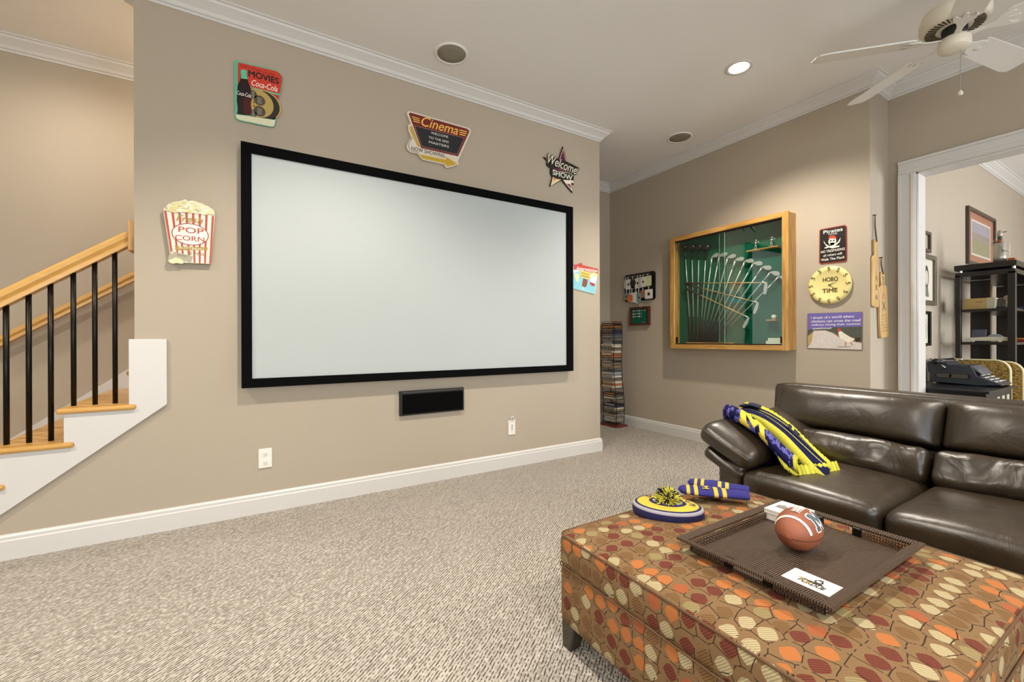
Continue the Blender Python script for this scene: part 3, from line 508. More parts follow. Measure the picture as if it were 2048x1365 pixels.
# ------------------------------------------------------------------ projection screen, speaker, outlets
SCR = mat('screen_cloth', '#b1b8b7', 0.8, noise_amt=0.015, scale=3)
sc = thing('projection_screen', 'large blank white projection screen in a wide black frame', 'screen', (1.233, D, .783))
xs0, xs1, zs0, zs1, xi0, xi1, zi0, zi1 = -.037, 2.5033, .7834, 2.2625, .018, 2.4315, .8384, 2.2008
yf = D-.06
MB().box(xi0-.01, xi1+.01, yf+.012, yf+.016, zi0-.01, zi1+.01).build('screen_surface', SCR, sc)
for x0, x1, z0, z1 in ((xs0, xi0, zs0, zs1), (xi1, xs1, zs0, zs1), (xi0, xi1, zi1, zs1), (xi0, xi1, zs0, zi0)):
    MB().box(x0, x1, yf, D-.018, z0, z1).build('frame_rail', BLACKF, sc, bevel=.002)
for x in (.3, 2.1): MB().box(x, x+.1, D-.02, D, 2.1, 2.2).build('mounting_bracket', BLACKM, sc)
cs = thing('centre_speaker', 'black in-wall centre speaker mounted below the projection screen', 'speaker', (1.18, D, .52))
GR2 = mat('black_grille_cloth', '#030303', 0.95, spec=0.1)
MB().box(.928, 1.436, D-.022, D, .518, .697).build('body', BLACKP, cs, bevel=.004)
MB().box(.948, 1.424, D-.026, D-.02, .530, .672).build('grille', GR2, cs, bevel=.002)
MB().box(.945, 1.428, D-.026, D-.02, .680, .690).build('trim_bar', mat('satin_bar', '#4a4743', 0.4, 0.5), cs, bevel=.002)
SLOT = mat('socket_slot', '#3b3730', 0.8)
def plate(name, x0, x1, z0, z1, lab, kind):
    t = thing(name, lab, 'wall outlet', ((x0+x1)/2, D, z0)); cx = (x0+x1)/2; cz = (z0+z1)/2; f = FY(cx, cz)
    MB().box(x0, x1, D-.006, D, z0, z1).build('cover_plate', WHITEP, t, bevel=.003)
    if kind:
        for dz in (.027, -.027):
            s = MB(); disc(f, 0, dz, .017, .006, .0085, s, 24, .014); o = s.build('socket', WHITEP, t)
            q = MB(); q.prism([(-.008, dz-.004), (-.006, dz-.004), (-.006, dz+.006), (-.008, dz+.006)], .0085, .0092, f); q.prism([(.006, dz-.004), (.008, dz-.004), (.008, dz+.006), (.006, dz+.006)], .0085, .0092, f); disc(f, 0, dz-.008, .0025, .0085, .0092, q, 10)
            q.build('slots', SLOT, o)
    else:
        q = MB(); q.prism([(-.012, -.03), (.012, -.03), (.012, .03), (-.012, .03)], .006, .0085, f); q.build('insert', WHITEP, t)
        q = MB()
        for dz in (.02, .005, -.012): disc(f, 0, dz, .005, .0085, .0095, q, 12)
        q.build('jacks', SLOT, t)
        ARCR = mat('clear_plastic_loop', '#e6e6e2', 0.2)
        MB().tube([f(-.012, .05, .01), f(-.012, .085, .012), f(0, .095, .012), f(.012, .085, .012), f(.012, .05, .01)], .003, 8).build('plug_loop', ARCR, t, smooth=True)
plate('power_outlet', .05, .124, .276, .396, 'white double power outlet low on the wall left of the speaker', True)
plate('media_outlet', 1.849, 1.917, .269, .392, 'white media wall plate with clear plastic loop right of the speaker', False)

# ------------------------------------------------------------------ printed wall signs
def flat(col, rough=0.45, **k): return mat('print_'+col.strip('#'), col, rough, noise_amt=k.pop('noise_amt', 0.05), scale=k.pop('scale', 60), **k)
class Sign:
    def __init__(s, name, label, frame, loc, cat='sign', group='printed signs on the walls'):
        s.t = thing(name, label, cat, loc, group); s.fr = frame; s.c = 0; s.art = None
    def poly(s, name, pts, c0, c1, col, **k): return MB().prism(list(pts), c0, c1, s.fr).build(name, flat(col, **k), s.t)
    def text(s, body, key, col, c, hf=None, shear=0, bold=0, ang=0, wf=1.0, wave=None):
        p, l, r = s.art[key]; wd_ = (r[0]-l[0])*wf
        return put_text(MB(), body, s.fr, p[0], p[1], wd_, hf, c, ang, shear, bold, wave=wave).build('lettering', flat(col), s.t)
A = ART['soda']
S = Sign('movie_sign', 'teal and red tin sign with a cola bottle and film reel', FY(.06, 2.58), (.06, D, 2.4)); S.art = A
S.poly('board', A['board'], .004, .012, '#5fb394'); S.poly('red_panel', A['red'], .012, .0126, '#c8331c'); S.poly('lower_panel', A['crimson'], .012, .0126, '#b3313c')
S.poly('green_patch', A['green'], .0126, .0130, '#7fc06a')
def rad(a): return math.dist(a[0], a[1])
fr = S.fr
disc(fr, *A['film_c'][0], rad(A['film_c']), .0126, .0132).build('film_coil', flat('#1c1712'), S.t)
disc(fr, A['film_c'][0][0]+.004, A['film_c'][0][1], rad(A['film_c'])*1.05, .0126, .0130).build('reel_rim', flat('#c2a24d'), S.t)
disc(fr, *A['reel_c'][0], rad(A['reel_c']), .0132, .0138).build('film_reel', flat('#b59a52'), S.t)
for k in ('h1', 'h2', 'h3', 'h4'):
    disc(fr, *A[k][0], rad(A[k]), .0138, .0141).build('reel_hole', flat('#4a4131'), S.t)
    st_ = MB()
    for q in range(-2, 3): st_.prism([(A[k][0][0]-.012, A[k][0][1]+q*.008-.001), (A[k][0][0]+.012, A[k][0][1]+q*.008-.003), (A[k][0][0]+.012, A[k][0][1]+q*.008-.001), (A[k][0][0]-.012, A[k][0][1]+q*.008+.001)], .0141, .0143, fr)
    st_.build('film_lines', flat('#b8b2a0'), S.t)
for k in ('hub', 'hub2'): disc(fr, *A[k][0], .005, .0138, .0142).build('reel_bolt', flat('#7a4a18'), S.t)
S.poly('base_bar', A['bar'], .012, .0150, '#d9d9b8'); S.poly('bottle', A['bottle'], .0138, .0160, '#1a0d0b', rough=.2); S.poly('bottle_cap', A['cap'], .0160, .0164, '#4fbf98'); S.poly('bottle_glow', A['cola'], .0160, .0163, '#4a1210', rough=.2)
S.text("Let's all go to the", 't_lets', '#2a0d08', .0126, .014, .2); S.text('MOVIES', 't_mov', '#0d0a08', .0126, .038, bold=.035); S.text('Coca-Cola', 't_coca', '#f0e4d6', .0126, .036, .35, .01); S.text('Coca-Cola', 't_b', '#e8e0d8', .0163, .024, .35, .01)

A = ART['cinema']
S = Sign('cinema_sign', 'dark red cinema letter-board sign with yellow bulb arrow', FY(1.22, 2.57), (1.22, D, 2.38)); S.art = A
S.poly('board', A['board'], .006, .022, '#d6ccbd'); S.poly('red_panel', A['red'], .022, .0228, '#6e1712'); S.poly('letter_board', A['black'], .0228, .0236, '#14171b'); S.poly('bulb_bar', A['ybar'], .022, .0226, '#b8961f'); S.poly('bulb_arrow', A['arrow'], .022, .0226, '#bd9a1c')
for k in ('s1', 's2', 's3', 's4', 's5', 's6'): S.poly('gold_stripe', A[k], .0228, .0236, '#e0ad55')
mbx = MB(); 
b4 = A['black']
for i in range(4):
    p, q = b4[i], b4[(i+1) % 4]; mbx.tube([S.fr(*p, .024), S.fr(*q, .024)], .0012, 6)
mbx.build('letter_board_rim', flat('#b98a88'), S.t); mbx = MB(); mbx.tube([S.fr(a, b, .0225) for a, b in A['line']], .0016, 6); mbx.build('outline', flat('#1a1714'), S.t)
bl = MB()
def along(p, q, n, off=(0, 0)):
    for i in range(n):
        f_ = (i+.5)/n; disc(S.fr, p[0]+(q[0]-p[0])*f_+off[0], p[1]+(q[1]-p[1])*f_+off[1], .0024, .0226, .024, bl, 8)
yb = A['ybar']; along(yb[0], yb[3], 11, (.005, 0)); along(yb[1], yb[2], 11, (-.004, -.003))
ar = A['arrow']; along(ar[0], ar[1], 14, (.003, -.005)); along(ar[6], ar[5], 11, (0, .005)); along(ar[2], ar[3], 7, (-.003, -.006)); along(ar[3], ar[4], 6, (-.006, .005))
bl.build('bulbs', flat('#f3ecd2', emit=None), S.t)
S.text('Cinema', 't_cin', '#e9b34c', .0236, .072, .35, .01); S.text('WELCOME', 't_w', '#e9e4da', .0236, .017); S.text('TO THE 2025', 't_2', '#e9e4da', .0236, .017); S.text('MASTERS', 't_m', '#e9e4da', .0236, .017); S.text('NOW SHOWING', 't_n', '#1c1a19', .022, .029, bold=.01)

A = ART['star']
S = Sign('star_sign', 'black star-shaped wooden sign with purple tip and white script', FY(2.43, 2.62), (2.43, D, 2.41)); S.art = A
S.poly('board', A['board'], .006, .016, '#17120f')
for nm, k, col, c in (('purple_tip', 'top', '#4d1440', .0166), ('tip_edge', 'topc', '#d39a86', .0170), ('left_tip', 'left', '#c0563a', .0166), ('right_tip', 'right', '#d8cba6', .0166), ('lower_left_tip', 'bl', '#ead9a8', .0166), ('orange_patch', 'blo', '#d9863f', .0170), ('lower_right_tip', 'br', '#efe2cf', .0166), ('red_patch', 'brr', '#8c2420', .0170), ('purple_band', 'mid', '#4d1440', .0166)):
    S.poly(nm, A[k], .016, c, col)
S.poly('ribbon', A['ribbon'], .016, .0178, '#15140f'); S.poly('ribbon_edge', A['ribl'], .0178, .0182, '#d9cfb8')
S.text('Welcome', 't_wel', '#14110e', .0182, .088, .3, .055, ang=-.13, wf=1.02); S.text('Welcome', 't_wel', '#e6ddc6', .0192, .082, .3, .005, ang=-.13)
S.text('TO THE', 't_to', '#d98f86', .0170, .012); S.text('SHOW', 't_sh', '#e0e3d0', .0182, .044, 0, .02, ang=-.05)

A = ART['popcorn']
S = Sign('popcorn_sign', 'red striped popcorn bucket sign beside the stairs', FY(-.28, 1.68), (-.28, D, 1.5)); S.art = A
S.poly('board', A['board'], .012, .028, '#a99f86'); S.poly('bucket', A['white'], .028, .0286, '#ded8cb'); 
for (tx, ty), (bx_, by_) in zip(A['top_x'], A['bot_x']):
    S.poly('red_stripe', [(tx-.0056, ty), (tx+.0056, ty), (bx_+.0044, by_), (bx_-.0044, by_)], .0286, .0290, '#b0482d')
S.poly('popcorn_heap', A['corn'], .0286, .0310, '#d8d4b0', noise_amt=.25, scale=90)
kb = [MB(), MB(), MB()]
random.seed(3)
cs_ = [c for c in A['corn']]; cxm = sum(c[0] for c in cs_)/len(cs_); cym = sum(c[1] for c in cs_)/len(cs_)
for i in range(46):
    p = random.choice(cs_); f_ = random.random()**.6*.93; a = cxm+(p[0]-cxm)*f_; b = cym+(p[1]-cym)*f_
    disc(S.fr, a, b, random.uniform(.006, .010), .031, random.uniform(.032, .0345), kb[random.choice((0, 0, 0, 1, 1, 2))], 9, random.uniform(.005, .008))
for q, (n_, c_) in enumerate((('pale_kernels', '#e4e2cc'), ('yellow_kernels', '#d6cb82'), ('shadowed_kernels', '#b7ad84'))): kb[q].build(n_, flat(c_), S.t)
oc, orr, ot, ol, ob_ = A['oval']; rx = (orr[0]-ol[0])/2; ry = (ot[1]-ob_[1])/2; ox_, oy_ = (orr[0]+ol[0])/2, (ot[1]+ob_[1])/2
disc(S.fr, ox_, oy_, rx, .0290, .0296, None, 40, ry).build('oval_border', flat('#9c4a3a'), S.t); disc(S.fr, ox_, oy_, rx-.005, .0296, .0300, None, 40, ry-.005).build('oval', flat('#e6dfd6'), S.t)
S.text('Fresh', 't_fr', '#a5883c', .0300, .036, .35, .01); S.text('POP', 't_pop', '#b0482d', .0300, .032, bold=.01); S.text('CORN', 't_corn', '#b0482d', .0300, .028, bold=.01)
S.poly('banner', A['banner'], .0290, .0296, '#a3822f'); S.text('BUTTERED', 't_but', '#e6dfc8', .0296, .012); S.text('& Hot!', 't_hot', '#8f6a2a', .0296, .022, .3)
S.poly('ticket', A['ticket'], .0290, .0320, '#a39d85'); S.text('TICKET', 't_tic', '#5a5446', .0320, .010, ang=-.12)
S.poly('popcorn_pieces', A['pcs'], .0290, .0335, '#d8d3a6', noise_amt=.25, scale=120)

A = ART['inter']
S = Sign('intermission_sign', 'small blue snack-bar tin sign with red banner at the wall end', FY(2.7, 1.63), (2.7, D, 1.49)); S.art = A
S.poly('board', A['board'], .003, .008, '#c4dcd8'); S.poly('blue_field', A['blue'], .008, .0084, '#7fc0cc', noise_amt=.2); S.poly('banner', A['banner'], .0084, .0090, '#b5382c'); S.poly('yellow_panel', A['yellow'], .0084, .0092, '#e0bd4c')
S.poly('print_line', A['l1'], .0092, .0095, '#8a6a1c'); S.poly('print_line', A['l2'], .0092, .0095, '#8a6a1c')
S.poly('chocolate_bar', A['bar'], .0092, .0098, '#7c3f22'); S.poly('bar_stick', A['stick'], .0084, .0090, '#e0d3b0'); S.poly('carton', A['box'], .0092, .0098, '#e0d8d4'); S.poly('carton_base', A['boxr'], .0092, .0098, '#a8343a'); S.poly('carton_corn', A['corn'], .0098, .0102, '#d9d58c'); S.poly('drink_cup', A['cup'], .0092, .0098, '#cfd6a2'); S.poly('cup_lid', A['cuptop'], .0084, .0092, '#d9e2de')
S.text('Intermission', 't_int', '#f4ebe0', .0092, .034, .35, .01, ang=-.02)

# signs on the golf wall and the yellow clock
A = ART['pirate']
S = Sign('pirate_sign', 'black tin sign with red border, skull and crossed cutlasses', FX(1.625, 1.82, XG), (XG, 1.625, 1.67)); S.art = A
S.poly('board', A['board'], .002, .006, '#8c2a1e'); S.poly('black_field', A['black'], .006, .0066, '#0f0d0c')
f = S.fr; disc(f, *A['skull'][0], rad(A['skull'])*.62, .0072, .0078, None, 24, rad(A['skull'])*.72).build('skull', flat('#e0dccf'), S.t); S.poly('jaw', A['jaw'], .0072, .0078, '#e0dccf')
S.poly('cutlass', A['sw1'], .0066, .0070, '#dedace'); S.poly('cutlass', A['sw2'], .0066, .0071, '#dedace'); S.poly('headscarf', A['band'], .0078, .0082, '#c2452a')
for k in ('e1', 'e2'): disc(f, *A[k][0], .0065, .0078, .0081, None, 12).build('eye_socket', flat('#14110f'), S.t)
disc(f, (A['e1'][0][0]+A['e2'][0][0])/2, A['e1'][0][1]-.010, .003, .0078, .0081, None, 8).build('nose_hole', flat('#14110f'), S.t)
S.text('Pirates', 't_p', '#efece2', .0066, .027, bold=.01); S.text('Only', 't_o', '#e0dccf', .0066, .018); S.text('NO TRESPASSING', 't_n', '#e8e4da', .0066, .019, bold=.01); S.text('all others will', 't_a', '#e8e4da', .0066, .018, bold=.01); S.text('Walk The Plank', 't_w', '#e8e4da', .0066, .020, bold=.01)
A = ART['chicken']
S = Sign('chicken_sign', 'small tin sign of a chicken on a road under purple sky', FX(1.62, 1.13, XG), (XG, 1.62, .98)); S.art = A
S.poly('board', A['board'], .002, .005, '#7c6a58'); 
ins = lambda pts, k=.985: [(x*k, y*k) for x, y in pts]
for nm, k, col, c in (('sky', 'sky', '#6d62a8', .0054), ('bushes', 'bush', '#4e5248', .0058), ('verge', 'grass', '#b39a6a', .0060), ('road', 'road', '#cfc6c0', .0062), ('cast_shade', 'shadow', '#8d857c', .0064), ('tail', 'tail', '#b5713c', .0070), ('dark_bush', 'dark', '#332c26', .0066), ('comb', 'comb', '#c4472c', .0074), ('leg', 'leg1', '#b5713c', .0068), ('leg', 'leg2', '#b5713c', .0068), ('hen', 'body', '#e3dccb', .0072)):
    S.poly(nm, ins(A[k]), .005, c, col, noise_amt=.18 if nm in ('bushes', 'hen', 'road') else .05)
for body, k in (('I dream of a world where', 't1'), ('chickens can cross the road', 't2'), ('without having their motives', 't3'), ('questioned', 't4')): S.text(body, k, '#f0edf2', .0062, .0205, 0, .008)
ck = thing('wall_clock', 'round yellow clock with every hour a five, reading hobo time', 'clock', (XG, 1.638, 1.35)); f = FX(1.638, 1.501, XG); CY = flat('#e3d68f', .35); CK = flat('#4c3d14')
MB().lathe([(.150, .004), (.154, .012), (.150, .022), (.118, .024), (.108, .017), (.03, .016), (0, .016)], (XG, 1.638, 1.501), 48, (-1,0,0)).build('dial', CY, ck, smooth=True)
nb = MB()
for q in range(12):
    a = math.radians(90-30*q); put_text(nb, '5', f, math.cos(a)*.131, math.sin(a)*.131, .019, .030, .0245, a-math.pi/2, bold=.01)
nb.build('numerals', CK, ck); lt = MB(); put_text(lt, 'HOBO', f, .008, .045, .105, .034, .0175, bold=.022); lt.build('lettering', CK, ck); lt = MB(); put_text(lt, 'TIME', f, .004, -.045, .105, .032, .0175, bold=.022); lt.build('lettering', CK, ck)
def hand(a, L, w): 
    ca, sa = math.cos(a), math.sin(a); return MB().prism([(-sa*w, ca*w), (sa*w, -ca*w), (ca*L, sa*L)], .020, .0208, f)
hand(math.radians(24), .075, .003).build('hour_hand', CK, ck); hand(math.radians(-38), .085, .002).build('minute_hand', CK, ck); disc(f, 0, 0, .006, .0165, .0215, None, 12).build('spindle', CK, ck)
# ------------------------------------------------------------------ golf display case
def clear_glass(name, ior=1.6, tint=(0.97, 1.0, 0.985)):
    mt, nt, b = new_mat(name); nt.nodes.remove(b); o = nt.nodes['Material Output']
    tr = N(nt, 'ShaderNodeBsdfTransparent'); tr.inputs[0].default_value = (*tint, 1); gl = N(nt, 'ShaderNodeBsdfGlossy'); gl.inputs['Roughness'].default_value = 0.0; gl.inputs[0].default_value = (1, 1, 1, 1)
    fr = N(nt, 'ShaderNodeFresnel'); fr.inputs[0].default_value = ior; mx = N(nt, 'ShaderNodeMixShader')
    ge = N(nt, 'ShaderNodeNewGeometry'); iv = N(nt, 'ShaderNodeMath', operation='SUBTRACT'); iv.inputs[0].default_value = 1; nt.links.new(ge.outputs['Backfacing'], iv.inputs[1]); mu = N(nt, 'ShaderNodeMath', operation='MULTIPLY'); nt.links.new(fr.outputs[0], mu.inputs[0]); nt.links.new(iv.outputs[0], mu.inputs[1]); nt.links.new(mu.outputs[0], mx.inputs[0]); nt.links.new(tr.outputs[0], mx.inputs[1]); nt.links.new(gl.outputs[0], mx.inputs[2]); nt.links.new(mx.outputs[0], o.inputs[0]); return mt
GLASS = clear_glass('case_glass', 2.15)
GFELT = mat('green_felt', '#0b5842', 0.95, noise_amt=0.1, scale=200, spec=.1)
XCf, Y0, Y1, Z0, Z1 = 3.8648, 1.8862, 3.0772, .967, 2.1469
gc = thing('display_case', 'large oak wall case with glass doors showing golf clubs on green felt', 'display case', (XG, 2.48, Z0))
fw = .052
MB().box(XG-.012, XG-.002, Y0+.02, Y1-.02, Z0+.02, Z1-.02).build('felt_back', GFELT, gc)
for nm, y0, y1, z0, z1, mt_ in (('side_panel', Y0+.006, Y0+.024, Z0+.006, Z1-.006, OAKV), ('side_panel', Y1-.024, Y1-.006, Z0+.006, Z1-.006, OAKV), ('top_panel', Y0+.024, Y1-.024, Z1-.024, Z1-.006, OAKY), ('bottom_panel', Y0+.024, Y1-.024, Z0+.006, Z0+.024, OAKY)):
    MB().box(XCf+.02, XG, y0, y1, z0, z1).build(nm, mt_, gc)
for y0, y1, z0, z1, mt_ in ((Y0, Y0+fw, Z0, Z1, OAKV), (Y1-fw, Y1, Z0, Z1, OAKV), (Y0+fw, Y1-fw, Z1-fw*.85, Z1, OAKY), (Y0+fw, Y1-fw, Z0, Z0+fw*.85, OAKY)):
    MB().box(XCf, XCf+.02, y0, y1, z0, z1).build('face_frame', mt_, gc, bevel=.003)
DKW = mat('dark_track', '#2a1a0c', 0.5)
MB().box(XCf+.02, XCf+.045, Y0+.03, Y1-.03, Z1-.056, Z1-.024).build('door_track', DKW, gc); MB().box(XCf+.02, XCf+.045, Y0+.03, Y1-.03, Z0+.024, Z0+.056).build('door_track', DKW, gc)
yg = 2.50
gd1 = MB().box(XCf+.024, XCf+.029, yg-.03, Y1-.03, Z0+.05, Z1-.05).build('glass_door', GLASS, gc)
gd2 = MB().box(XCf+.034, XCf+.039, Y0+.03, yg+.03, Z0+.05, Z1-.05).build('glass_door', GLASS, gc)
GEDGE = mat('glass_edge', '#8fb5a6', 0.15)
MB().box(XCf+.023, XCf+.030, yg-.0315, yg-.030, Z0+.05, Z1-.05).build('glass_edge', GEDGE, gd1); MB().box(XCf+.033, XCf+.040, yg+.030, yg+.0315, Z0+.05, Z1-.05).build('glass_edge', GEDGE, gd2)
for y, gd_ in ((Y0+.06, gd2), (Y1-.075, gd1)): MB().box(XCf+.018, XCf+.034, y, y+.016, Z0+.06, Z0+.12).build('door_lock', BLACKM, gd_, bevel=.002)
XB = XG-.04
MB().box(XG-.07, XG-.012, 2.005, 2.290, 1.872, 1.884).build('ledge', OAKY, gc, bevel=.002); MB().box(XG-.06, XG-.012, 2.03, 2.115, 1.226, 1.240).build('ledge', OAKY, gc, bevel=.002)
MB().box(XG-.05, XG-.012, 2.44, 2.95, 1.018, 1.034).build('club_rest', OAKY, gc)
GRIP = mat('rubber_grip', '#22211f', 0.8, bump=.3, bscale=400); STEEL = mat('club_steel', '#d6d6d0', 0.3, 0.6); HICK = wood('hickory_shaft', '#9c7a3c', '#bf9c5a', '#d0b070', axis='Y'); BLKH = mat('black_wood_head', '#0b0b0c', 0.2, coat=.5)
def club(name, label, grp, a, b, kind, x=XB):
    """a = grip end (y,z), b = head end (y,z)"""
    A_, B_ = Vector((x, *a)), Vector((x, *b)); t = thing(name, label, 'golf club', A_, grp); d = (B_-A_); L = d.length; d.normalize()
    side = Vector((0, -d.z, d.y))
    if side.y > 0: side = -side
    g = .27*L
    MB().tube([A_, A_+d*g], [.0125, .0085], 8).build('grip', GRIP if kind != 'old' else mat('leather_grip', '#2a1e14', .7), t, smooth=True)
    MB().tube([A_+d*g, B_], [.0062, .0048], 8).build('shaft', STEEL if kind != 'old' else HICK, t, smooth=True)
    if kind == 'wood':
        MB().tube([B_-d*.11, B_+d*.005], [.006, .008], 8).build('hosel', BLKH, t, smooth=True)
        MB().sphere(B_+d*.02+side*.018+Vector((-.02, 0, 0)), .035, 14, 9, (1.0, 1.25, .85)).build('head', BLKH, t, smooth=True)
    elif kind == 'iron':
        MB().tube([B_-d*.07, B_+d*.01], [.0065, .008], 8).build('hosel', STEEL, t, smooth=True)
        fr_ = Frame(B_, side, d, Vector((-1, 0, 0)))
        MB().prism([(-.006, -.004), (.012, .018), (.05, .020), (.078, .034), (.082, .050), (.070, .062), (.045, .062), (.010, .040), (-.008, .012)], -.004, .008, fr_).build('head', STEEL, t, bevel=.002)
    else:
        up = Vector((0, -d.z, d.y)); up = up if up.z < 0 else -up
        MB().tube([B_-d*.06, B_, B_+d*.012+up*.02], [.006, .007, .007], 8).build('hosel', STEEL, t, smooth=True)
        MB().prism([(-.008, .0), (.010, -.004), (.020, .05), (.012, .105), (-.010, .105), (-.014, .06)], -.004, .008, Frame(B_+d*.012, d, up, Vector((-1, 0, 0)))).build('head', STEEL, t, bevel=.002)
    return t
ordn = ['first', 'second', 'third', 'fourth', 'fifth', 'sixth', 'seventh', 'eighth', 'ninth']
for i in range(4):
    f_ = i/3
    club('golf_wood', 'black-headed golf wood, %s from the left in the oak case' % ordn[i], 'woods in the display case', (2.892-.105*f_, 1.036), (2.965-.25*f_, 2.02-.045*f_), 'wood')
heads = [(2.655, 1.865), (2.575, 1.862), (2.492, 1.835), (2.412, 1.80), (2.325, 1.775), (2.245, 1.745), (2.168, 1.70), (2.095, 1.645), (2.025, 1.60)]
bots = [(2.775, 1.036), (2.755, 1.036), (2.735, 1.036), (2.715, 1.036), (2.70, 1.036), (2.685, 1.036), (2.665, 1.036), (2.650, 1.036), (2.632, 1.036)]
for i in range(9):
    club('golf_iron', 'steel golf iron, %s from the left of the fanned irons in the oak case' % ordn[i], 'irons in the display case', bots[i], heads[i], 'iron', XB-.004*(i % 2))
for lab, a, b in (('upper', (2.95, 1.655), (2.118, 1.57)), ('middle', (2.945, 1.65), (2.190, 1.40)), ('lower', (2.93, 1.60), (2.275, 1.27))):
    club('antique_putter', '%s of three old hickory-shafted putters laid across the clubs' % lab, 'hickory putters in the display case', a, b, 'old', XB-.03)
gb = MB().sphere((XG-.036, 2.058, 1.240+.0215), .0215, 18, 12).build('golf_ball', mat('golf_ball_white', '#ecebe4', .35, bump=.6, bscale=260), smooth=True); tag(gb, 'white golf ball on a little ledge inside the oak case', 'golf ball')
PEWT = mat('pewter', '#b9b6aa', .35, .8)
for y, lab in ((2.215, 'left pewter golfer figurine on the oak ledge in the case'), (2.075, 'right pewter golfer figurine on the oak ledge in the case')):
    t = thing('golfer_figurine', lab, 'figurine', (XG-.04, y, 1.884), 'pewter figurines'); x = XG-.04
    MB().lathe([(.018, 0), (.018, .006), (.008, .010)], (x, y, 1.884), 12).build('base', PEWT, t)
    bd = MB(); bd.tube([(x, y+.010, 1.892), (x, y+.006, 1.915), (x, y, 1.93)], .005, 6); bd.tube([(x, y-.010, 1.892), (x, y-.005, 1.915), (x, y, 1.93)], .005, 6); bd.tube([(x, y, 1.928), (x, y-.003, 1.955)], [.008, .010], 8); bd.sphere((x, y-.004, 1.968), .008, 8, 6); bd.tube([(x, y, 1.952), (x, y-.022, 1.945), (x, y-.03, 1.955)], .004, 6); bd.tube([(x-.004, y-.03, 1.955), (x-.004, y+.02, 1.975)], .0015, 5)
    bd.build('golfer', PEWT, t, smooth=True)
pl = thing('score_plaque', 'white stepped card plaque standing in the lower corner of the case', 'plaque', (XG-.04, 2.04, 1.023)); WCARD = mat('white_card', '#d8dbc9', .6)
for i, (y0, y1, z0, z1, x0) in enumerate(((1.945, 2.13, .993, 1.022, .080), (1.945, 2.115, 1.022, 1.050, .062), (1.945, 2.105, 1.050, 1.075, .045))): MB().box(XG-x0, XG-.012, y0, y1, z0, z1).build('step', WCARD, pl, bevel=.002)
# ------------------------------------------------------------------ hobby badges and coins near the passage
bd_ = thing('tag_board', 'black wall board crowded with hanging white bag tags', 'board', (XG, 3.62, 1.52)); f = FX(3.62, 1.69, XG)
def rr(w, h, r, n=4):
    p = []
    for cx, cy, a0 in ((w-r, h-r, 0), (-w+r, h-r, 90), (-w+r, -h+r, 180), (w-r, -h+r, 270)):
        p += [(cx+r*math.cos(math.radians(a0+90*i/n)), cy+r*math.sin(math.radians(a0+90*i/n))) for i in range(n+1)]
    return p
MB().prism(rr(.235, .165, .03), .002, .014, f).build('panel', BLACKP, bd_); 
rl = MB()
for b in (.135, -.01): rl.tube([f(-.20, b, .03), f(.18, b, .03)], .003, 6)
rl.build('hanging_rail', CHROME, bd_)
TW = flat('#d8d5cb'); TG = flat('#b9b6aa'); TY = flat('#cfcf9a'); TK = flat('#2a2721'); TO = flat('#c46a34'); TM = flat('#96624a'); TGR = flat('#6f8a86')
tags = [(-.195, .05, .03, .075, TG, 'r'), (-.15, .045, .035, .09, TW, 'r'), (-.075, .055, .045, .045, TK, 'c'), (-.005, .045, .04, .09, TW, 'r'), (.04, .05, .028, .09, TG, 'r'), (.085, .05, .035, .085, TW, 'r'), (.15, .055, .045, .085, TY, 'r'), (-.18, -.10, .035, .06, TGR, 'r'), (-.125, -.125, .05, .07, TO, 'c'), (-.095, -.12, .035, .085, TW, 'r'), (-.03, -.12, .055, .08, TW, 'd'), (.02, -.13, .03, .08, TGR, 'r'), (.075, -.09, .05, .05, TM, 'c'), (.165, -.10, .05, .08, TW, 'r')]
wrd = {TG: 'grey', TW: 'white', TK: 'black round', TY: 'pale yellow', TGR: 'grey-green', TO: 'orange round', TM: 'brown round'}
for i, (a, b, hw, hh, mt_, sh) in enumerate(tags):
    row = 'upper' if b > 0 else 'lower'; nth = ordn[i if i < 7 else i-7]
    t = thing('bag_tag', '%s bag tag, %s from the left in the %s row of the black board' % (wrd[mt_], nth, row), 'tag', f(a, b, .03), 'bag tags on the black board'); c = .032+.004*(i % 3); top = .135 if b > 0 else -.01
    if sh == 'c': g = disc(f, a, b, hw, c, c+.003, None, 20)
    elif sh == 'd': g = MB().prism([(a, b+hh), (a+hw*.75, b+.01), (a+hw*.6, b-hh), (a-hw*.75, b-hh*.7), (a-hw, b+.01)], c, c+.003, f)
    else: g = MB().prism([(a+x, b+y) for x, y in rr(hw*1.12, hh*.68, .006, 2)], c, c+.003, f)
    g.build('card', mt_, t); yt = b+(hw if sh == 'c' else hh if sh == 'd' else hh*.68)
    MB().tube([f(a, yt-.008, c+.002), f(a-.006, (yt+top)/2, c+.006), f(a, top+.004, .036), f(a+.006, (yt+top)/2, c+.006), f(a, yt-.008, c+.002)], .0022, 5).build('loop', flat('#c9c6bd'), t)
    if sh != 'c' and i % 2: disc(f, a, b, hw*.4, c+.003, c+.0036, None, 10).build('emblem', TK, t)
cf = thing('coin_frame', 'small mahogany shadow box with rows of silver ball markers', 'frame', (XG, 3.61, 1.23)); f = FX(3.61, 1.342, XG); MAH = wood('mahogany', '#3a120c', '#571c12', '#6d2a1a', axis='Z')
w_, h_ = .151, .11
for x0, x1, y0, y1 in ((-w_, -w_+.02, -h_, h_), (w_-.02, w_, -h_, h_), (-w_+.02, w_-.02, h_-.02, h_), (-w_+.02, w_-.02, -h_, -h_+.02)): MB().prism([(x0, y0), (x1, y0), (x1, y1), (x0, y1)], 0, .035, f).build('frame_side', MAH, cf, bevel=.002)
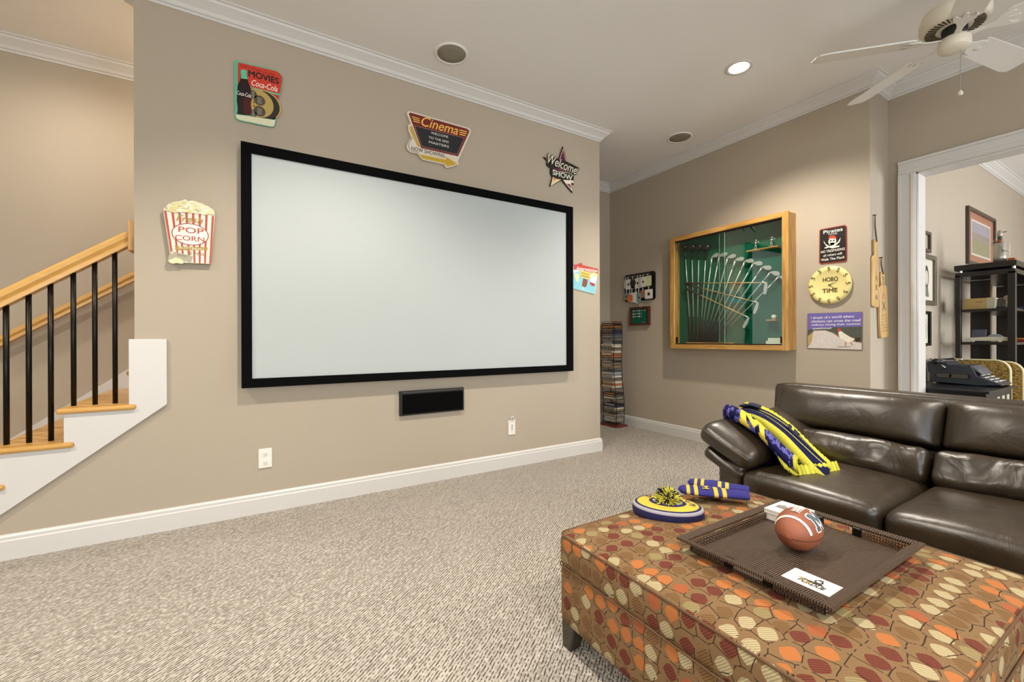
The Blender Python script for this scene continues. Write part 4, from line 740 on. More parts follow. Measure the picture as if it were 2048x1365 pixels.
MB().prism([(-w_+.02, -h_+.02), (w_-.02, -h_+.02), (w_-.02, h_-.02), (-w_+.02, h_-.02)], .002, .010, f).build('felt', GFELT, cf)
MB().prism([(-w_+.02, -h_+.02), (w_-.02, -h_+.02), (w_-.02, h_-.02), (-w_+.02, h_-.02)], .028, .030, f).build('glass', clear_glass('frame_glass', 1.3), cf)
for r_, (n_, b) in enumerate(((7, .065), (5, .03), (5, -.004))):
    for i in range(n_): disc(f, -.105+i*.0305, b, .010, .010, .013, None, 14).build('marker', PEWT if i % 3 else flat('#d8d6cc'), cf)
for i in range(2): MB().prism([(.03+i*.03, -.078), (.05+i*.03, -.078), (.05+i*.03, -.070), (.03+i*.03, -.070)], .010, .0115, f).build('label_plate', PEWT, cf)

# ------------------------------------------------------------------ disc rack in the passage
rk = thing('disc_rack', 'tall wavy black wire disc rack on a red-brown wooden base', 'rack', (3.83, 3.9, 0)); REDW = wood('red_base', '#4a1410', '#6b2017', '#7c2c20', axis='Y')
def wav(z): return -.035*max(0, min(1, (z-.15)/.75))**1.3+.012*math.sin(z*7)
bx0, bx1, by0, by1 = 3.745, 3.955, 3.76, 4.06
MB().prism([(x+3.85, y+3.91) for x, y in rr(.105, .15, .03)], .0, .022, Frame((0,0,0), (1,0,0), (0,1,0), (0,0,1))).build('base', REDW, rk, bevel=.004)
for px, py in ((3.785, 3.80), (3.915, 3.80), (3.785, 4.02), (3.915, 4.02)): MB().tube([(px+wav(z/12*1.24), py, .02+z/12*1.22) for z in range(13)], .0035, 6).build('upright', BLACKM, rk, smooth=True)
tiers = [(.06, ['#8d8a7c', '#a09a8a', '#6d6a60', '#8a8675']), (.19, ['#7c776b', '#c9b79a', '#3c3a52', '#1d1f2e']), (.335, ['#8a8478', '#55524a', '#2e2b2a']), (.475, ['#cfc8ba', '#b06a45', '#c9c2b2']), (.60, ['#d2cabb', '#8a8a88', '#9aa0a8', '#4a4a52']), (.72, ['#8d7f62', '#6a5a45', '#7c7468', '#2c2724']), (.845, ['#9c6240', '#8a5636', '#b8b2a8']), (.965, ['#c9bfa8', '#c2b8a2', '#3a3a3c', '#3c3c40']), (1.085, ['#5d6068', '#4c4f5a', '#2b3050', '#26282c', '#3c3f44']), (1.205, ['#8a5a30', '#2c2420', '#6a4a34'])]
tn = ['lowest', 'second', 'third', 'fourth', 'fifth', 'sixth', 'seventh', 'eighth', 'ninth', 'topmost']
cw = {'#': ''}
def cname(h):
    r, g, b = [int(h[i:i+2], 16) for i in (1, 3, 5)]
    if max(r, g, b) < 70: return 'dark'
    if r-b > 45: return 'brown'
    if max(r, g, b) > 180: return 'pale'
    return 'grey'
for ti, (z0, cols) in enumerate(tiers):
    dx = wav(z0); sh = MB()
    for y in (3.80, 3.91, 4.02): sh.tube([(3.785+dx, y, z0-.004), (3.915+dx, y, z0-.004)], .003, 6)
    sh.build('shelf_wire', BLACKM, rk)
    z = z0
    for ci, c in enumerate(cols):
        h_ = .022 if len(cols) > 3 else .027
        jy = random.uniform(-.008, .008); jx = random.uniform(-.006, .006)
        t = thing('disc_case', '%s plastic disc case, %s up in the %s stack of the wire rack' % (cname(c), ordn[ci], tn[ti]), 'disc case', (3.85+dx, 3.91, z), 'disc cases in the wire rack')
        MB().box(3.775+dx+jx, 3.925+dx+jx, 3.815+jy, 4.005+jy, z, z+h_-.002).build('case', flat(c, .3, noise_amt=.3, scale=150), t, bevel=.001)
        MB().box(3.7742+dx+jx, 3.776+dx+jx, 3.83+jy, 3.99+jy, z+.006, z+h_-.008).build('spine_print', flat(random.choice(['#d8d3c6', '#b9b2a2', '#5a5650', '#a8794a']), .4, noise_amt=.4, scale=300), t)
        z += h_
# ------------------------------------------------------------------ paddles on the return wall
PADW = wood('paddle_wood', '#b58d52', '#c9a468', '#d6b67e', axis='Z'); CORD = mat('leather_cord', '#5a4630', .8)
def paddle(lab, cx, zt, L, hl, w, hw, yoff, tilt, cordz, marks):
    t = thing('wooden_paddle', lab, 'paddle', (cx, YN-yoff, zt), 'wooden paddles on the return wall'); ca, sa = math.cos(tilt), math.sin(tilt)
    f = Frame((cx, YN-yoff, zt), (ca, 0, sa), (-sa, 0, ca), (0,-1,0))
    pr = [(-hw, 0), (-hw, -hl*.6), (-hw*.8, -hl*.8), (-w, -hl), (-w, -L+.01), (-w+.01, -L), (w-.01, -L), (w, -L+.01), (w, -hl), (hw*.8, -hl*.8), (hw, -hl*.6), (hw, 0), (hw*.5, .008), (-hw*.5, .008)]
    MB().prism(pr, 0, .018, f).build('board', PADW, t, bevel=.003)
    for s_ in (-1, 1): MB().tube([f(s_*.008, -.01, .02), f(s_*.006, cordz*.55, .010), (cx+.002*s_, YN-.012, zt+cordz)], .003, 6).build('cord', CORD, t)
    MB().tube([(cx, YN, zt+cordz), (cx, YN-.02, zt+cordz)], .004, 6).build('nail', BLACKM, t)
    for body, b, wd2, ht, col in marks:
        put_text(MB(), body, f, 0, b, wd2, ht, .0182).build('lettering', flat(col), t)
    return t
paddle('tall wooden paddle with painted Greek letters hanging higher on the return wall', 4.060, 1.812, .505, .13, .047, .025, .002, .0, .195, [('\u039b', -.285, .036, .038, '#3a4a40'), ('\u03a7', -.355, .040, .044, '#6a3038'), ('\u0391', -.43, .038, .038, '#33333f')])
paddle('shorter wooden paddle with scrawled ink hanging lower beside the door casing', 4.176, 1.575, .50, .11, .074, .036, .003, .075, .120, [('\u039b', -.18, .075, .05, '#b0707c'), ('\u03a7', -.255, .075, .07, '#48605a'), ('5', -.040, .030, .028, '#4a3c26'), ('2', -.078, .030, .028, '#4a3c26')])

hw_ = MB(); fp = Frame((4.176, YN-.003, 1.575), (math.cos(.075), 0, math.sin(.075)), (-math.sin(.075), 0, math.cos(.075)), (0,-1,0)); random.seed(21)
for r_ in range(6):
    for i in range(5):
        a_ = -.055+i*.024+random.uniform(-.002, .002); b_ = -.335-r_*.024; hw_.prism([(a_, b_), (a_+.004, b_), (a_+.010+random.uniform(-.004, .004), b_+.014), (a_+.006, b_+.014)], .018, .0185, fp)
hw_.build('ink_scrawl', flat('#4a4034'), [o for o in bpy.data.objects if o.name.startswith('wooden_paddle') and 'shorter' in o.get('label', '')][0], kind='stuff')
# ------------------------------------------------------------------ leather sofa
def leather(name='brown_leather', ws=9, wst=.22, wd=.02, dist=1.0):
    mt, nt, b = new_mat(name)
    tc = N(nt, 'ShaderNodeTexCoord')
    n1 = N(nt, 'ShaderNodeTexNoise'); n1.inputs['Scale'].default_value = 5; n1.inputs['Detail'].default_value = 5; nt.links.new(tc.outputs['Object'], n1.inputs['Vector'])
    r = ramp(nt, [(0.3, '#281f14'), (0.7, '#362b1c')]); nt.links.new(n1.outputs['Fac'], r.inputs[0]); nt.links.new(r.outputs[0], b.inputs['Base Color'])
    v = N(nt, 'ShaderNodeTexVoronoi'); v.inputs['Scale'].default_value = 420; nt.links.new(tc.outputs['Object'], v.inputs['Vector'])
    n2 = N(nt, 'ShaderNodeTexNoise'); n2.inputs['Scale'].default_value = ws; n2.inputs['Detail'].default_value = 3; n2.inputs['Distortion'].default_value = dist; nt.links.new(tc.outputs['Object'], n2.inputs['Vector'])
    b1 = N(nt, 'ShaderNodeBump'); b1.inputs['Strength'].default_value = .10; b1.inputs['Distance'].default_value = .002; nt.links.new(v.outputs['Distance'], b1.inputs['Height'])
    b2 = N(nt, 'ShaderNodeBump'); b2.inputs['Strength'].default_value = wst; b2.inputs['Distance'].default_value = wd; nt.links.new(n2.outputs['Fac'], b2.inputs['Height']); nt.links.new(b1.outputs[0], b2.inputs['Normal']); nt.links.new(b2.outputs[0], b.inputs['Normal'])
    b.inputs['Roughness'].default_value = .37; b.inputs['Specular IOR Level'].default_value = .6; b.inputs['Coat Weight'].default_value = .25; b.inputs['Coat Roughness'].default_value = .28
    return mt
LEATH = leather(); LEATHW = leather('creased_leather', 7, .42, .03, 1.3); SEAM = mat('leather_welt', '#4a3d2b', .5)
def wrin(amp, fx_=6., fy_=6., fz_=6., seed=0.):
    def g(p, k=1.0): return amp*k*noise.noise(Vector((p.x*fx_+seed, p.y*fy_, p.z*fz_)))
    return g
so = thing('leather_sofa', 'dark brown leather sofa with padded arms and loose back cushions', 'sofa', (2.45, .35, 0))
SX0, SX1, SEAM_Y, SYL, SYR = 2.0, 2.89, .655, 1.315, -.12
MB().rbox((2.44, .62, .20), (.415, .74, .15), .03, 6).build('base', LEATH, so, smooth=True)
# outer back shell with a rolled top
bs = MB(); bs.rbox((2.80, .625, .44), (.065, .815, .362), .032, 16, deform=lambda p: Vector((p.x+.035*(p.z/.35), p.y, p.z))); bs = bs.build('back_shell', LEATH, so, smooth=True)
def seat(yc, hw, seed):
    w1 = wrin(.006, 5, 5, 5, seed)
    def df(p):
        e = max(0, 1-(p.x+.28)/.12) if p.x < -.16 else 0
        return Vector((p.x-.012*max(0, 1-abs(p.y)/hw), p.y, p.z+w1(p)+(.014*(1-(p.y/hw)**2) if p.z > 0 else 0)+(.02*max(0, .1-abs(p.x+.18)) if p.z > 0 else 0)))
    o = MB().rbox((2.30, yc, .383), (.315, hw, .062), .045, 20, (.008, .004, .016), df).build('seat_cushion', LEATH, so, smooth=True, subd=1)
    wl = MB(); wl.tube([(1.974-.010*(1-((i-5)/5)**2), yc-hw+.03+2*(hw-.03)*i/10, .366) for i in range(11)], .004, 6); wl.build('welt', SEAM, o, smooth=True); return o
seat(.655+.268, .266, 1.); seat(.655-.345, .342, 7.)
MB().rbox((2.035, .62, .20), (.02, .73, .14), .015, 5).build('front_panel', LEATH, so, smooth=True)
def backc(yc, hw, seed):
    w1 = wrin(.009, 4, 9, 5, seed); tl = math.radians(24); ax = (Vector((math.cos(tl), 0, -math.sin(tl))), Vector((0,1,0)), Vector((math.sin(tl), 0, math.cos(tl))))
    def df(p):
        e = min(1, abs(p.y)/hw)**8; t = min(1, max(0, p.z/.115))**4; x = p.x
        if x < 0: x = x*(1-.75*e)*(1-.45*t)-.030*(1-(p.y/hw)**4)*(1-(p.z/.13)**2)+w1(p)*(1-e)
        return Vector((x, p.y, p.z+.3*w1(p)))
    MB().rbox((2.715, yc, .672), (.085, hw, .112), .028, 20, (0, 0, 0), df, ax).build('back_cushion', LEATH, so, smooth=True, subd=1)
    w2 = wrin(.026, 5, 11, 9, seed+3); t2 = math.radians(30); a2 = (Vector((math.cos(t2), 0, -math.sin(t2))), Vector((0,1,0)), Vector((math.sin(t2), 0, math.cos(t2))))
    def d2(p):
        k = 1.0 if p.x < 0.02 else .2
        return Vector((p.x+w2(p, k)-.012*(1-(p.y/hw)**2), p.y, p.z+.5*w2(Vector((p.y, p.x, p.z)), k)))
    MB().rbox((2.575, yc, .487), (.095, hw-.004, .085), .045, 22, (.012, .003, .0), d2, a2).build('lumbar_cushion', LEATHW, so, smooth=True, subd=1)
backc(.655+.368, .365, 2.); backc(.655-.368, .365, 5.)
tb = MB(); tb.tube([(2.835, .655, .52+.0), (2.81, .655, .765), (2.835, .655, .788), (2.87, .655, .786), (2.91, .655, .76)], .004, 6); tb.build('back_seam', SEAM, bs, smooth=True)
def arm(side):
    yb = (SYL if side > 0 else -.04)
    MB().rbox((2.42, yb-side*.06, .26), (.41, .062, .215), .022, 8, (0, .004, 0)).build('arm_base', LEATH, so, smooth=True)
    tl = side*math.radians(24)
    ax = (Vector((1,0,0)), Vector((0, math.cos(tl), math.sin(tl))), Vector((0, -math.sin(tl), math.cos(tl))))
    w1 = wrin(.012, 7, 7, 7, 4.)
    def df(p): 
        f_ = (p.x/.37)
        return Vector((p.x, p.y, p.z+w1(p)*.6+.02*f_))
    c = Vector((2.36, yb-side*.045, .560))
    ap = MB().rbox(c, (.37, .148, .052), .048, 16, (.01, .008, .024), df, ax).build('arm_pad', LEATH, so, smooth=True, subd=1)
    MB().rbox(c+Vector((.01, side*.015, -.092)), (.36, .118, .034), .032, 14, (.01, .006, .018), df, ax).build('arm_underpad', LEATH, so, smooth=True, subd=1)
    wl = MB(); 
    wl.tube([c+Vector((-.372, 0, -.004))+ax[1]*(.13-.26*i/8) for i in range(9)], .0035, 6); wl.build('arm_welt', SEAM, ap, smooth=True)
arm(1); arm(-1)
for x in (2.1, 2.78):
    for y in (1.2, .05): MB().lathe([(.02, 0), (.025, .06)], (x, y, 0), 12).build('foot', BLACKM, so)

# ------------------------------------------------------------------ knitted scarf over the arm
NAVY, YEL, BLU = '#1d1c4a', '#d6d04a', '#6a68b4'
def knit(name, mode):
    mt, nt, b = new_mat(name); uvn = N(nt, 'ShaderNodeUVMap'); sp = N(nt, 'ShaderNodeSeparateXYZ'); nt.links.new(uvn.outputs[0], sp.inputs[0])
    mp = N(nt, 'ShaderNodeMapping'); nt.links.new(uvn.outputs[0], mp.inputs['Vector']); mp.inputs['Scale'].default_value = (9, 3.2, 1)
    nz = N(nt, 'ShaderNodeTexNoise'); nz.inputs['Scale'].default_value = 1.6; nz.inputs['Detail'].default_value = 5; nt.links.new(mp.outputs[0], nz.inputs['Vector'])
    if mode == 'body': cr = ramp(nt, [(0, NAVY), (.50, NAVY), (.52, BLU), (.62, BLU), (.64, '#26246a')], 'CONSTANT')
    else: cr = ramp(nt, [(0, '#d0c943'), (1, '#ddd75a')])
    nt.links.new(nz.outputs['Fac'], cr.inputs[0])
    def band(lo, hi, src):
        a = N(nt, 'ShaderNodeMath', operation='GREATER_THAN'); a.inputs[1].default_value = lo; c = N(nt, 'ShaderNodeMath', operation='LESS_THAN'); c.inputs[1].default_value = hi
        nt.links.new(src, a.inputs[0]); nt.links.new(src, c.inputs[0]); mm = N(nt, 'ShaderNodeMath', operation='MULTIPLY'); nt.links.new(a.outputs[0], mm.inputs[0]); nt.links.new(c.outputs[0], mm.inputs[1]); return mm.outputs[0]
    cur = cr.outputs[0]
    def over(fac, col):
        nonlocal cur
        mx = N(nt, 'ShaderNodeMix', data_type='RGBA'); nt.links.new(fac, mx.inputs['Factor']); nt.links.new(cur, mx.inputs['A']); mx.inputs['B'].default_value = (*lin(col), 1); cur = mx.outputs['Result']
    if mode == 'body':
        over(band(.93, 1.01, sp.outputs[0]), '#d3cc45')
    if mode == 'flap':
        over(band(.0, .80, sp.outputs[1]), '#1f2148')
        over(band(.60, .66, sp.outputs[1]), '#a8a43c'); over(band(.36, .39, sp.outputs[1]), YEL)
    nt.links.new(cur, b.inputs['Base Color']); b.inputs['Roughness'].default_value = .95; b.inputs['Specular IOR Level'].default_value = .1
    wv = N(nt, 'ShaderNodeTexWave'); wv.bands_direction = 'X'; wv.inputs['Scale'].default_value = 14; nt.links.new(uvn.outputs[0], wv.inputs['Vector'])
    bp = N(nt, 'ShaderNodeBump'); bp.inputs['Strength'].default_value = .8; bp.inputs['Distance'].default_value = .006; nt.links.new(wv.outputs['Fac'], bp.inputs['Height']); nt.links.new(bp.outputs[0], b.inputs['Normal'])
    return mt
sf = thing('knitted_scarf', 'blue and yellow knitted team scarf bundled over the sofa arm', 'scarf', (2.25, 1.2, .5))
K_BODY, K_RIB, K_FLAP = knit('scarf_knit', 'body'), knit('scarf_rib', 'rib'), knit('scarf_flap', 'flap')
def path(pts, t):
    n = len(pts)-1; i = min(int(t*n), n-1); f_ = t*n-i
    P = [Vector(pts[max(0, min(n, i+k))]) for k in (-1, 0, 1, 2)]
    return .5*((2*P[1])+(-P[0]+P[2])*f_+(2*P[0]-5*P[1]+4*P[2]-P[3])*f_*f_+(-P[0]+3*P[1]-3*P[2]+P[3])*f_**3)
# front roll: from the arm's outer top, over the arm, down to the seat
roll = [(2.27, 1.435, .645), (2.22, 1.39, .672), (2.185, 1.31, .668), (2.165, 1.21, .630), (2.14, 1.12, .575), (2.13, 1.05, .525), (2.13, .995, .495)]
def roll_fn(u, v):
    p = path(roll, u); a = v*2*math.pi; w2_ = .066+.008*math.sin(u*9); h2 = .040*(1 if u < .8 else 1-.25*(u-.8)/.2)
    d = Vector((.86, .35, .0)).normalized()
    return p+d*math.cos(a)*w2_+Vector((0, .25, .97))*math.sin(a)*h2
MB().grid(roll_fn, 40, 20).build('scarf_roll', K_BODY, sf, smooth=True, griduv=(40, 20), solid=.006)
# broad thick layer lying behind the roll, ribbed yellow edge along its far side
back_l = [(2.38, 1.43, .672), (2.38, 1.36, .690), (2.37, 1.27, .672), (2.345, 1.17, .628), (2.32, 1.09, .578), (2.30, 1.01, .520), (2.29, .95, .480)]
def flap_fn(w0, w1, lift=0.0, wob=.006):
    def fn(u, v):
        p = path(back_l, u); d = Vector((.93, .36, 0)).normalized(); s_ = w0+(w1-w0)*v
        return p+d*s_+Vector((0, 0, lift+wob*math.sin(v*7+u*5)-.08*max(0, s_)-.15*max(0, -s_-.06)))
    return fn
MB().grid(flap_fn(-.15, .09, -.022), 36, 14).build('scarf_layer', K_FLAP, sf, smooth=True, griduv=(36, 14), solid=.05)
def rib_fn(u, v):
    p = flap_fn(.075, .15)(u, v); return p+Vector((0, 0, .004*math.sin(u*150)-.01))
MB().grid(rib_fn, 150, 4).build('ribbed_edge', K_RIB, sf, smooth=True, griduv=(150, 4), solid=.03)
def lip(u, v):
    p = path([(2.09, 1.085, .560), (2.06, 1.035, .505), (2.09, .975, .468), (2.18, .935, .468), (2.30, .915, .466)], u)
    return p+Vector((.02*v, .028*(v-.5), .05*(v-.3)))+Vector((0, 0, .004*math.sin(u*110)))
MB().grid(lip, 110, 5).build('ribbed_end', K_RIB, sf, smooth=True, griduv=(110, 5), solid=.010)
def on_roll(x, y):
    u_, v_ = .50+x*.15/.55, .36-y*.14/.33; s_ = roll_fn(u_, v_); c_ = path(roll, u_); return s_+(s_-c_).normalized()*.006
wrap_poly(MB(), BLOCK_M, 30, on_roll).build('team_letter', flat('#dcc63c', .9), sf)
fl2 = Frame((2.40, 1.33, .690), (.93, .36, 0), (-.30, .72, .6), (-.2, -.5, .85))
def band_fn(u, v):
    p = path([(2.33, 1.10, .590), (2.36, 1.05, .565), (2.40, 1.02, .54)], u); return p+Vector((.0, .02*(v-.5), .03*(v-.5)+.03))
MB().grid(lambda u, v: flap_fn(-.03, .075, .014)(.55+.12*u, v), 8, 8).build('dark_band', flat('#1b1d3a', .95), sf, smooth=True, solid=.008)
MB().grid(lambda u, v: flap_fn(-.05, .06, .014)(.05+.22*u, v), 8, 8).build('dark_patch', flat('#20233f', .95), sf, smooth=True, solid=.008)
MB().grid(lambda u, v: flap_fn(-.02, .03, .021)(.10+.03*u, v), 4, 6).build('yellow_mark', flat('#d6cf4a', .95), sf, smooth=True, solid=.004)
MB().grid(lambda u, v: flap_fn(-.01, .055, .021)(.595+.022*u, v), 4, 6).build('yellow_mark', flat('#d6cf4a', .95), sf, smooth=True, solid=.004)

# ------------------------------------------------------------------ ottoman
def ott_fabric():
    mt, nt, b = new_mat('ottoman_fabric'); uvn = N(nt, 'ShaderNodeUVMap'); mp = N(nt, 'ShaderNodeMapping'); mp.inputs['Scale'].default_value = (22.5, 22.5, 1); nt.links.new(uvn.outputs[0], mp.inputs['Vector'])
    ns = N(nt, 'ShaderNodeTexNoise'); ns.inputs['Scale'].default_value = 1.1; ns.inputs['Detail'].default_value = 1; nt.links.new(mp.outputs[0], ns.inputs['Vector'])
    ad = N(nt, 'ShaderNodeMix', data_type='VECTOR'); ad.inputs['Factor'].default_value = .16; nt.links.new(mp.outputs[0], ad.inputs[4]); nt.links.new(ns.outputs['Color'], ad.inputs[5])
    vo = N(nt, 'ShaderNodeTexVoronoi', voronoi_dimensions='2D', feature='F1', distance='MINKOWSKI'); vo.inputs['Exponent'].default_value = 1.45; vo.inputs['Scale'].default_value = 1; vo.inputs['Randomness'].default_value = .42; nt.links.new(ad.outputs[1], vo.inputs['Vector'])
    ed_ = N(nt, 'ShaderNodeTexVoronoi', voronoi_dimensions='2D', feature='DISTANCE_TO_EDGE'); ed_.inputs['Scale'].default_value = 1; ed_.inputs['Randomness'].default_value = .6; nt.links.new(ad.outputs[1], ed_.inputs['Vector'])
    sp = N(nt, 'ShaderNodeSeparateColor'); nt.links.new(vo.outputs['Color'], sp.inputs[0])
    cr = ramp(nt, [(0, '#a8683a'), (.23, '#985636'), (.27, '#703b2d'), (.47, '#7a5c3a'), (.66, '#b3a47e'), (.90, '#94835a')], 'CONSTANT'); nt.links.new(sp.outputs[0], cr.inputs[0])
    # woven hatching inside some patches
    wv = N(nt, 'ShaderNodeTexWave'); wv.bands_direction = 'DIAGONAL'; wv.inputs['Scale'].default_value = 3.4; wv.inputs['Distortion'].default_value = 1.2; nt.links.new(mp.outputs[0], wv.inputs['Vector'])
    ht = N(nt, 'ShaderNodeMath', operation='GREATER_THAN'); ht.inputs[1].default_value = .28; nt.links.new(sp.outputs[0], ht.inputs[0])
    wr_ = ramp(nt, [(.35, (.62, .62, .62)), (.5, (1, 1, 1))]); nt.links.new(wv.outputs['Fac'], wr_.inputs[0])
    hm = N(nt, 'ShaderNodeMix', data_type='RGBA', blend_type='MULTIPLY'); nt.links.new(ht.outputs[0], hm.inputs['Factor']); nt.links.new(cr.outputs[0], hm.inputs['A']); nt.links.new(wr_.outputs[0], hm.inputs['B'])
    pf = N(nt, 'ShaderNodeMath', operation='LESS_THAN'); pf.inputs[1].default_value = .41; nt.links.new(vo.outputs['Distance'], pf.inputs[0])
    ng = N(nt, 'ShaderNodeTexNoise'); ng.inputs['Scale'].default_value = 30; nt.links.new(mp.outputs[0], ng.inputs['Vector'])
    bgc = ramp(nt, [(.3, '#6f5639'), (.7, '#86694a')]); nt.links.new(ng.outputs['Fac'], bgc.inputs[0])
    mx = N(nt, 'ShaderNodeMix', data_type='RGBA'); nt.links.new(pf.outputs[0], mx.inputs['Factor']); nt.links.new(bgc.outputs[0], mx.inputs['A']); nt.links.new(hm.outputs['Result'], mx.inputs['B'])
    # thin dark scribble between the patches
    ln = N(nt, 'ShaderNodeMath', operation='LESS_THAN'); ln.inputs[1].default_value = .022; nt.links.new(ed_.outputs['Distance'], ln.inputs[0])
    nk = N(nt, 'ShaderNodeTexNoise'); nk.inputs['Scale'].default_value = 2.3; nt.links.new(mp.outputs[0], nk.inputs['Vector']); kk = N(nt, 'ShaderNodeMath', operation='GREATER_THAN'); kk.inputs[1].default_value = .44; nt.links.new(nk.outputs['Fac'], kk.inputs[0])
    lm = N(nt, 'ShaderNodeMath', operation='MULTIPLY'); nt.links.new(ln.outputs[0], lm.inputs[0]); nt.links.new(kk.outputs[0], lm.inputs[1])
    m3 = N(nt, 'ShaderNodeMix', data_type='RGBA'); nt.links.new(lm.outputs[0], m3.inputs['Factor']); nt.links.new(mx.outputs['Result'], m3.inputs['A']); m3.inputs['B'].default_value = (*lin('#31261a'), 1)
    nt.links.new(m3.outputs['Result'], b.inputs['Base Color']); b.inputs['Roughness'].default_value = .9; b.inputs['Specular IOR Level'].default_value = .2
    nw = N(nt, 'ShaderNodeTexNoise'); nw.inputs['Scale'].default_value = 60; nt.links.new(mp.outputs[0], nw.inputs['Vector']); bp = N(nt, 'ShaderNodeBump'); bp.inputs['Strength'].default_value = .25; bp.inputs['Distance'].default_value = .003; nt.links.new(nw.outputs['Fac'], bp.inputs['Height']); nt.links.new(bp.outputs[0], b.inputs['Normal'])
    return mt
OTT = ott_fabric(); PIPE = mat('ottoman_piping', '#5e432b', .9)
OX0, OX1, OY0, OY1, OZ = .925, 1.885, .255, 1.215, .400
oc_ = Vector(((OX0+OX1)/2, (OY0+OY1)/2, 0)); ohx, ohy = (OX1-OX0)/2, (OY1-OY0)/2
ot = thing('square_ottoman', 'large square ottoman in orange, red and cream patchwork fabric', 'ottoman', (oc_.x, oc_.y, 0))
def loop(hx, hy, r, z, n=5): return [(oc_.x+x, oc_.y+y, z) for x, y in rr(1, 1, .1)] if False else [(oc_.x+p[0], oc_.y+p[1], z) for p in rr2(hx, hy, r, n)]
def rr2(w, h, r, n):
    base = rr(w, h, r, n); out_ = []
    for i, p in enumerate(base):
        q = base[(i+1) % len(base)]; k = max(1, int(math.dist(p, q)/.06))
        out_ += [(p[0]+(q[0]-p[0])*j/k, p[1]+(q[1]-p[1])*j/k) for j in range(k)]
    return out_
def ringed(name, levels, mtl):
    mb = MB(); n = None
    for inset, z in levels:
        r_ = [(oc_.x+x*(1-inset/ohx), oc_.y+y*(1-inset/ohy), z) for x, y in rr2(ohx, ohy, .035, 5)]
        if n is None: n = len(r_)
        mb.v += [Vector(q) for q in r_]
    L_ = len(levels)
    for i in range(L_-1):
        for j in range(n): mb.f.append((i*n+j, i*n+(j+1) % n, (i+1)*n+(j+1) % n, (i+1)*n+j))
    mb.f.append(tuple(range(n))[::-1]); mb.f.append(tuple((L_-1)*n+j for j in range(n)))
    return mb.build(name, mtl, ot, smooth=True, boxuv=1)
ob1 = ringed('body', [(.012, .094), (.002, .100), (0, .12), (0, .27), (.002, .286), (.006, .290)], OTT)
ob2 = ringed('top_cushion', [(.006, .290), (.001, .294), (-.002, .31), (-.002, .375), (.002, .390), (.010, .398), (.03, .404), (.08, .411), (.16, .418), (.26, .422), (.38, .4245), (.46, .425)], OTT)
MB().tube(loop(ohx-.002, ohy-.002, .035, .393), .0034, 6, closed=True).build('piping', PIPE, ob2, smooth=True); MB().tube(loop(ohx+.001, ohy+.001, .03, .290), .0028, 6, closed=True).build('piping', PIPE, ob1, smooth=True)
LEGW = mat('dark_leg_wood', '#2b2216', .35, coat=.3)
for sx in (-1, 1):
    for sy in (-1, 1):
        cx, cy = oc_.x+sx*(ohx-.045), oc_.y+sy*(ohy-.045)
        lg = MB(); k = [Vector((cx+sx*.03, cy+sy*.03, 0))]
        top = [(cx-.035, cy-.035), (cx+.035, cy-.035), (cx+.035, cy+.035), (cx-.035, cy+.035)]; bot = [(cx+sx*.012+(x-cx)*.6, cy+sy*.012+(y-cy)*.6) for x, y in top]
        lg.add([(x, y, 0) for x, y in bot]+[(x, y, .1) for x, y in top], [(0,3,2,1), (4,5,6,7), (0,1,5,4), (1,2,6,5), (2,3,7,6), (3,0,4,7)]); lg.build('leg', LEGW, ot, bevel=.004)

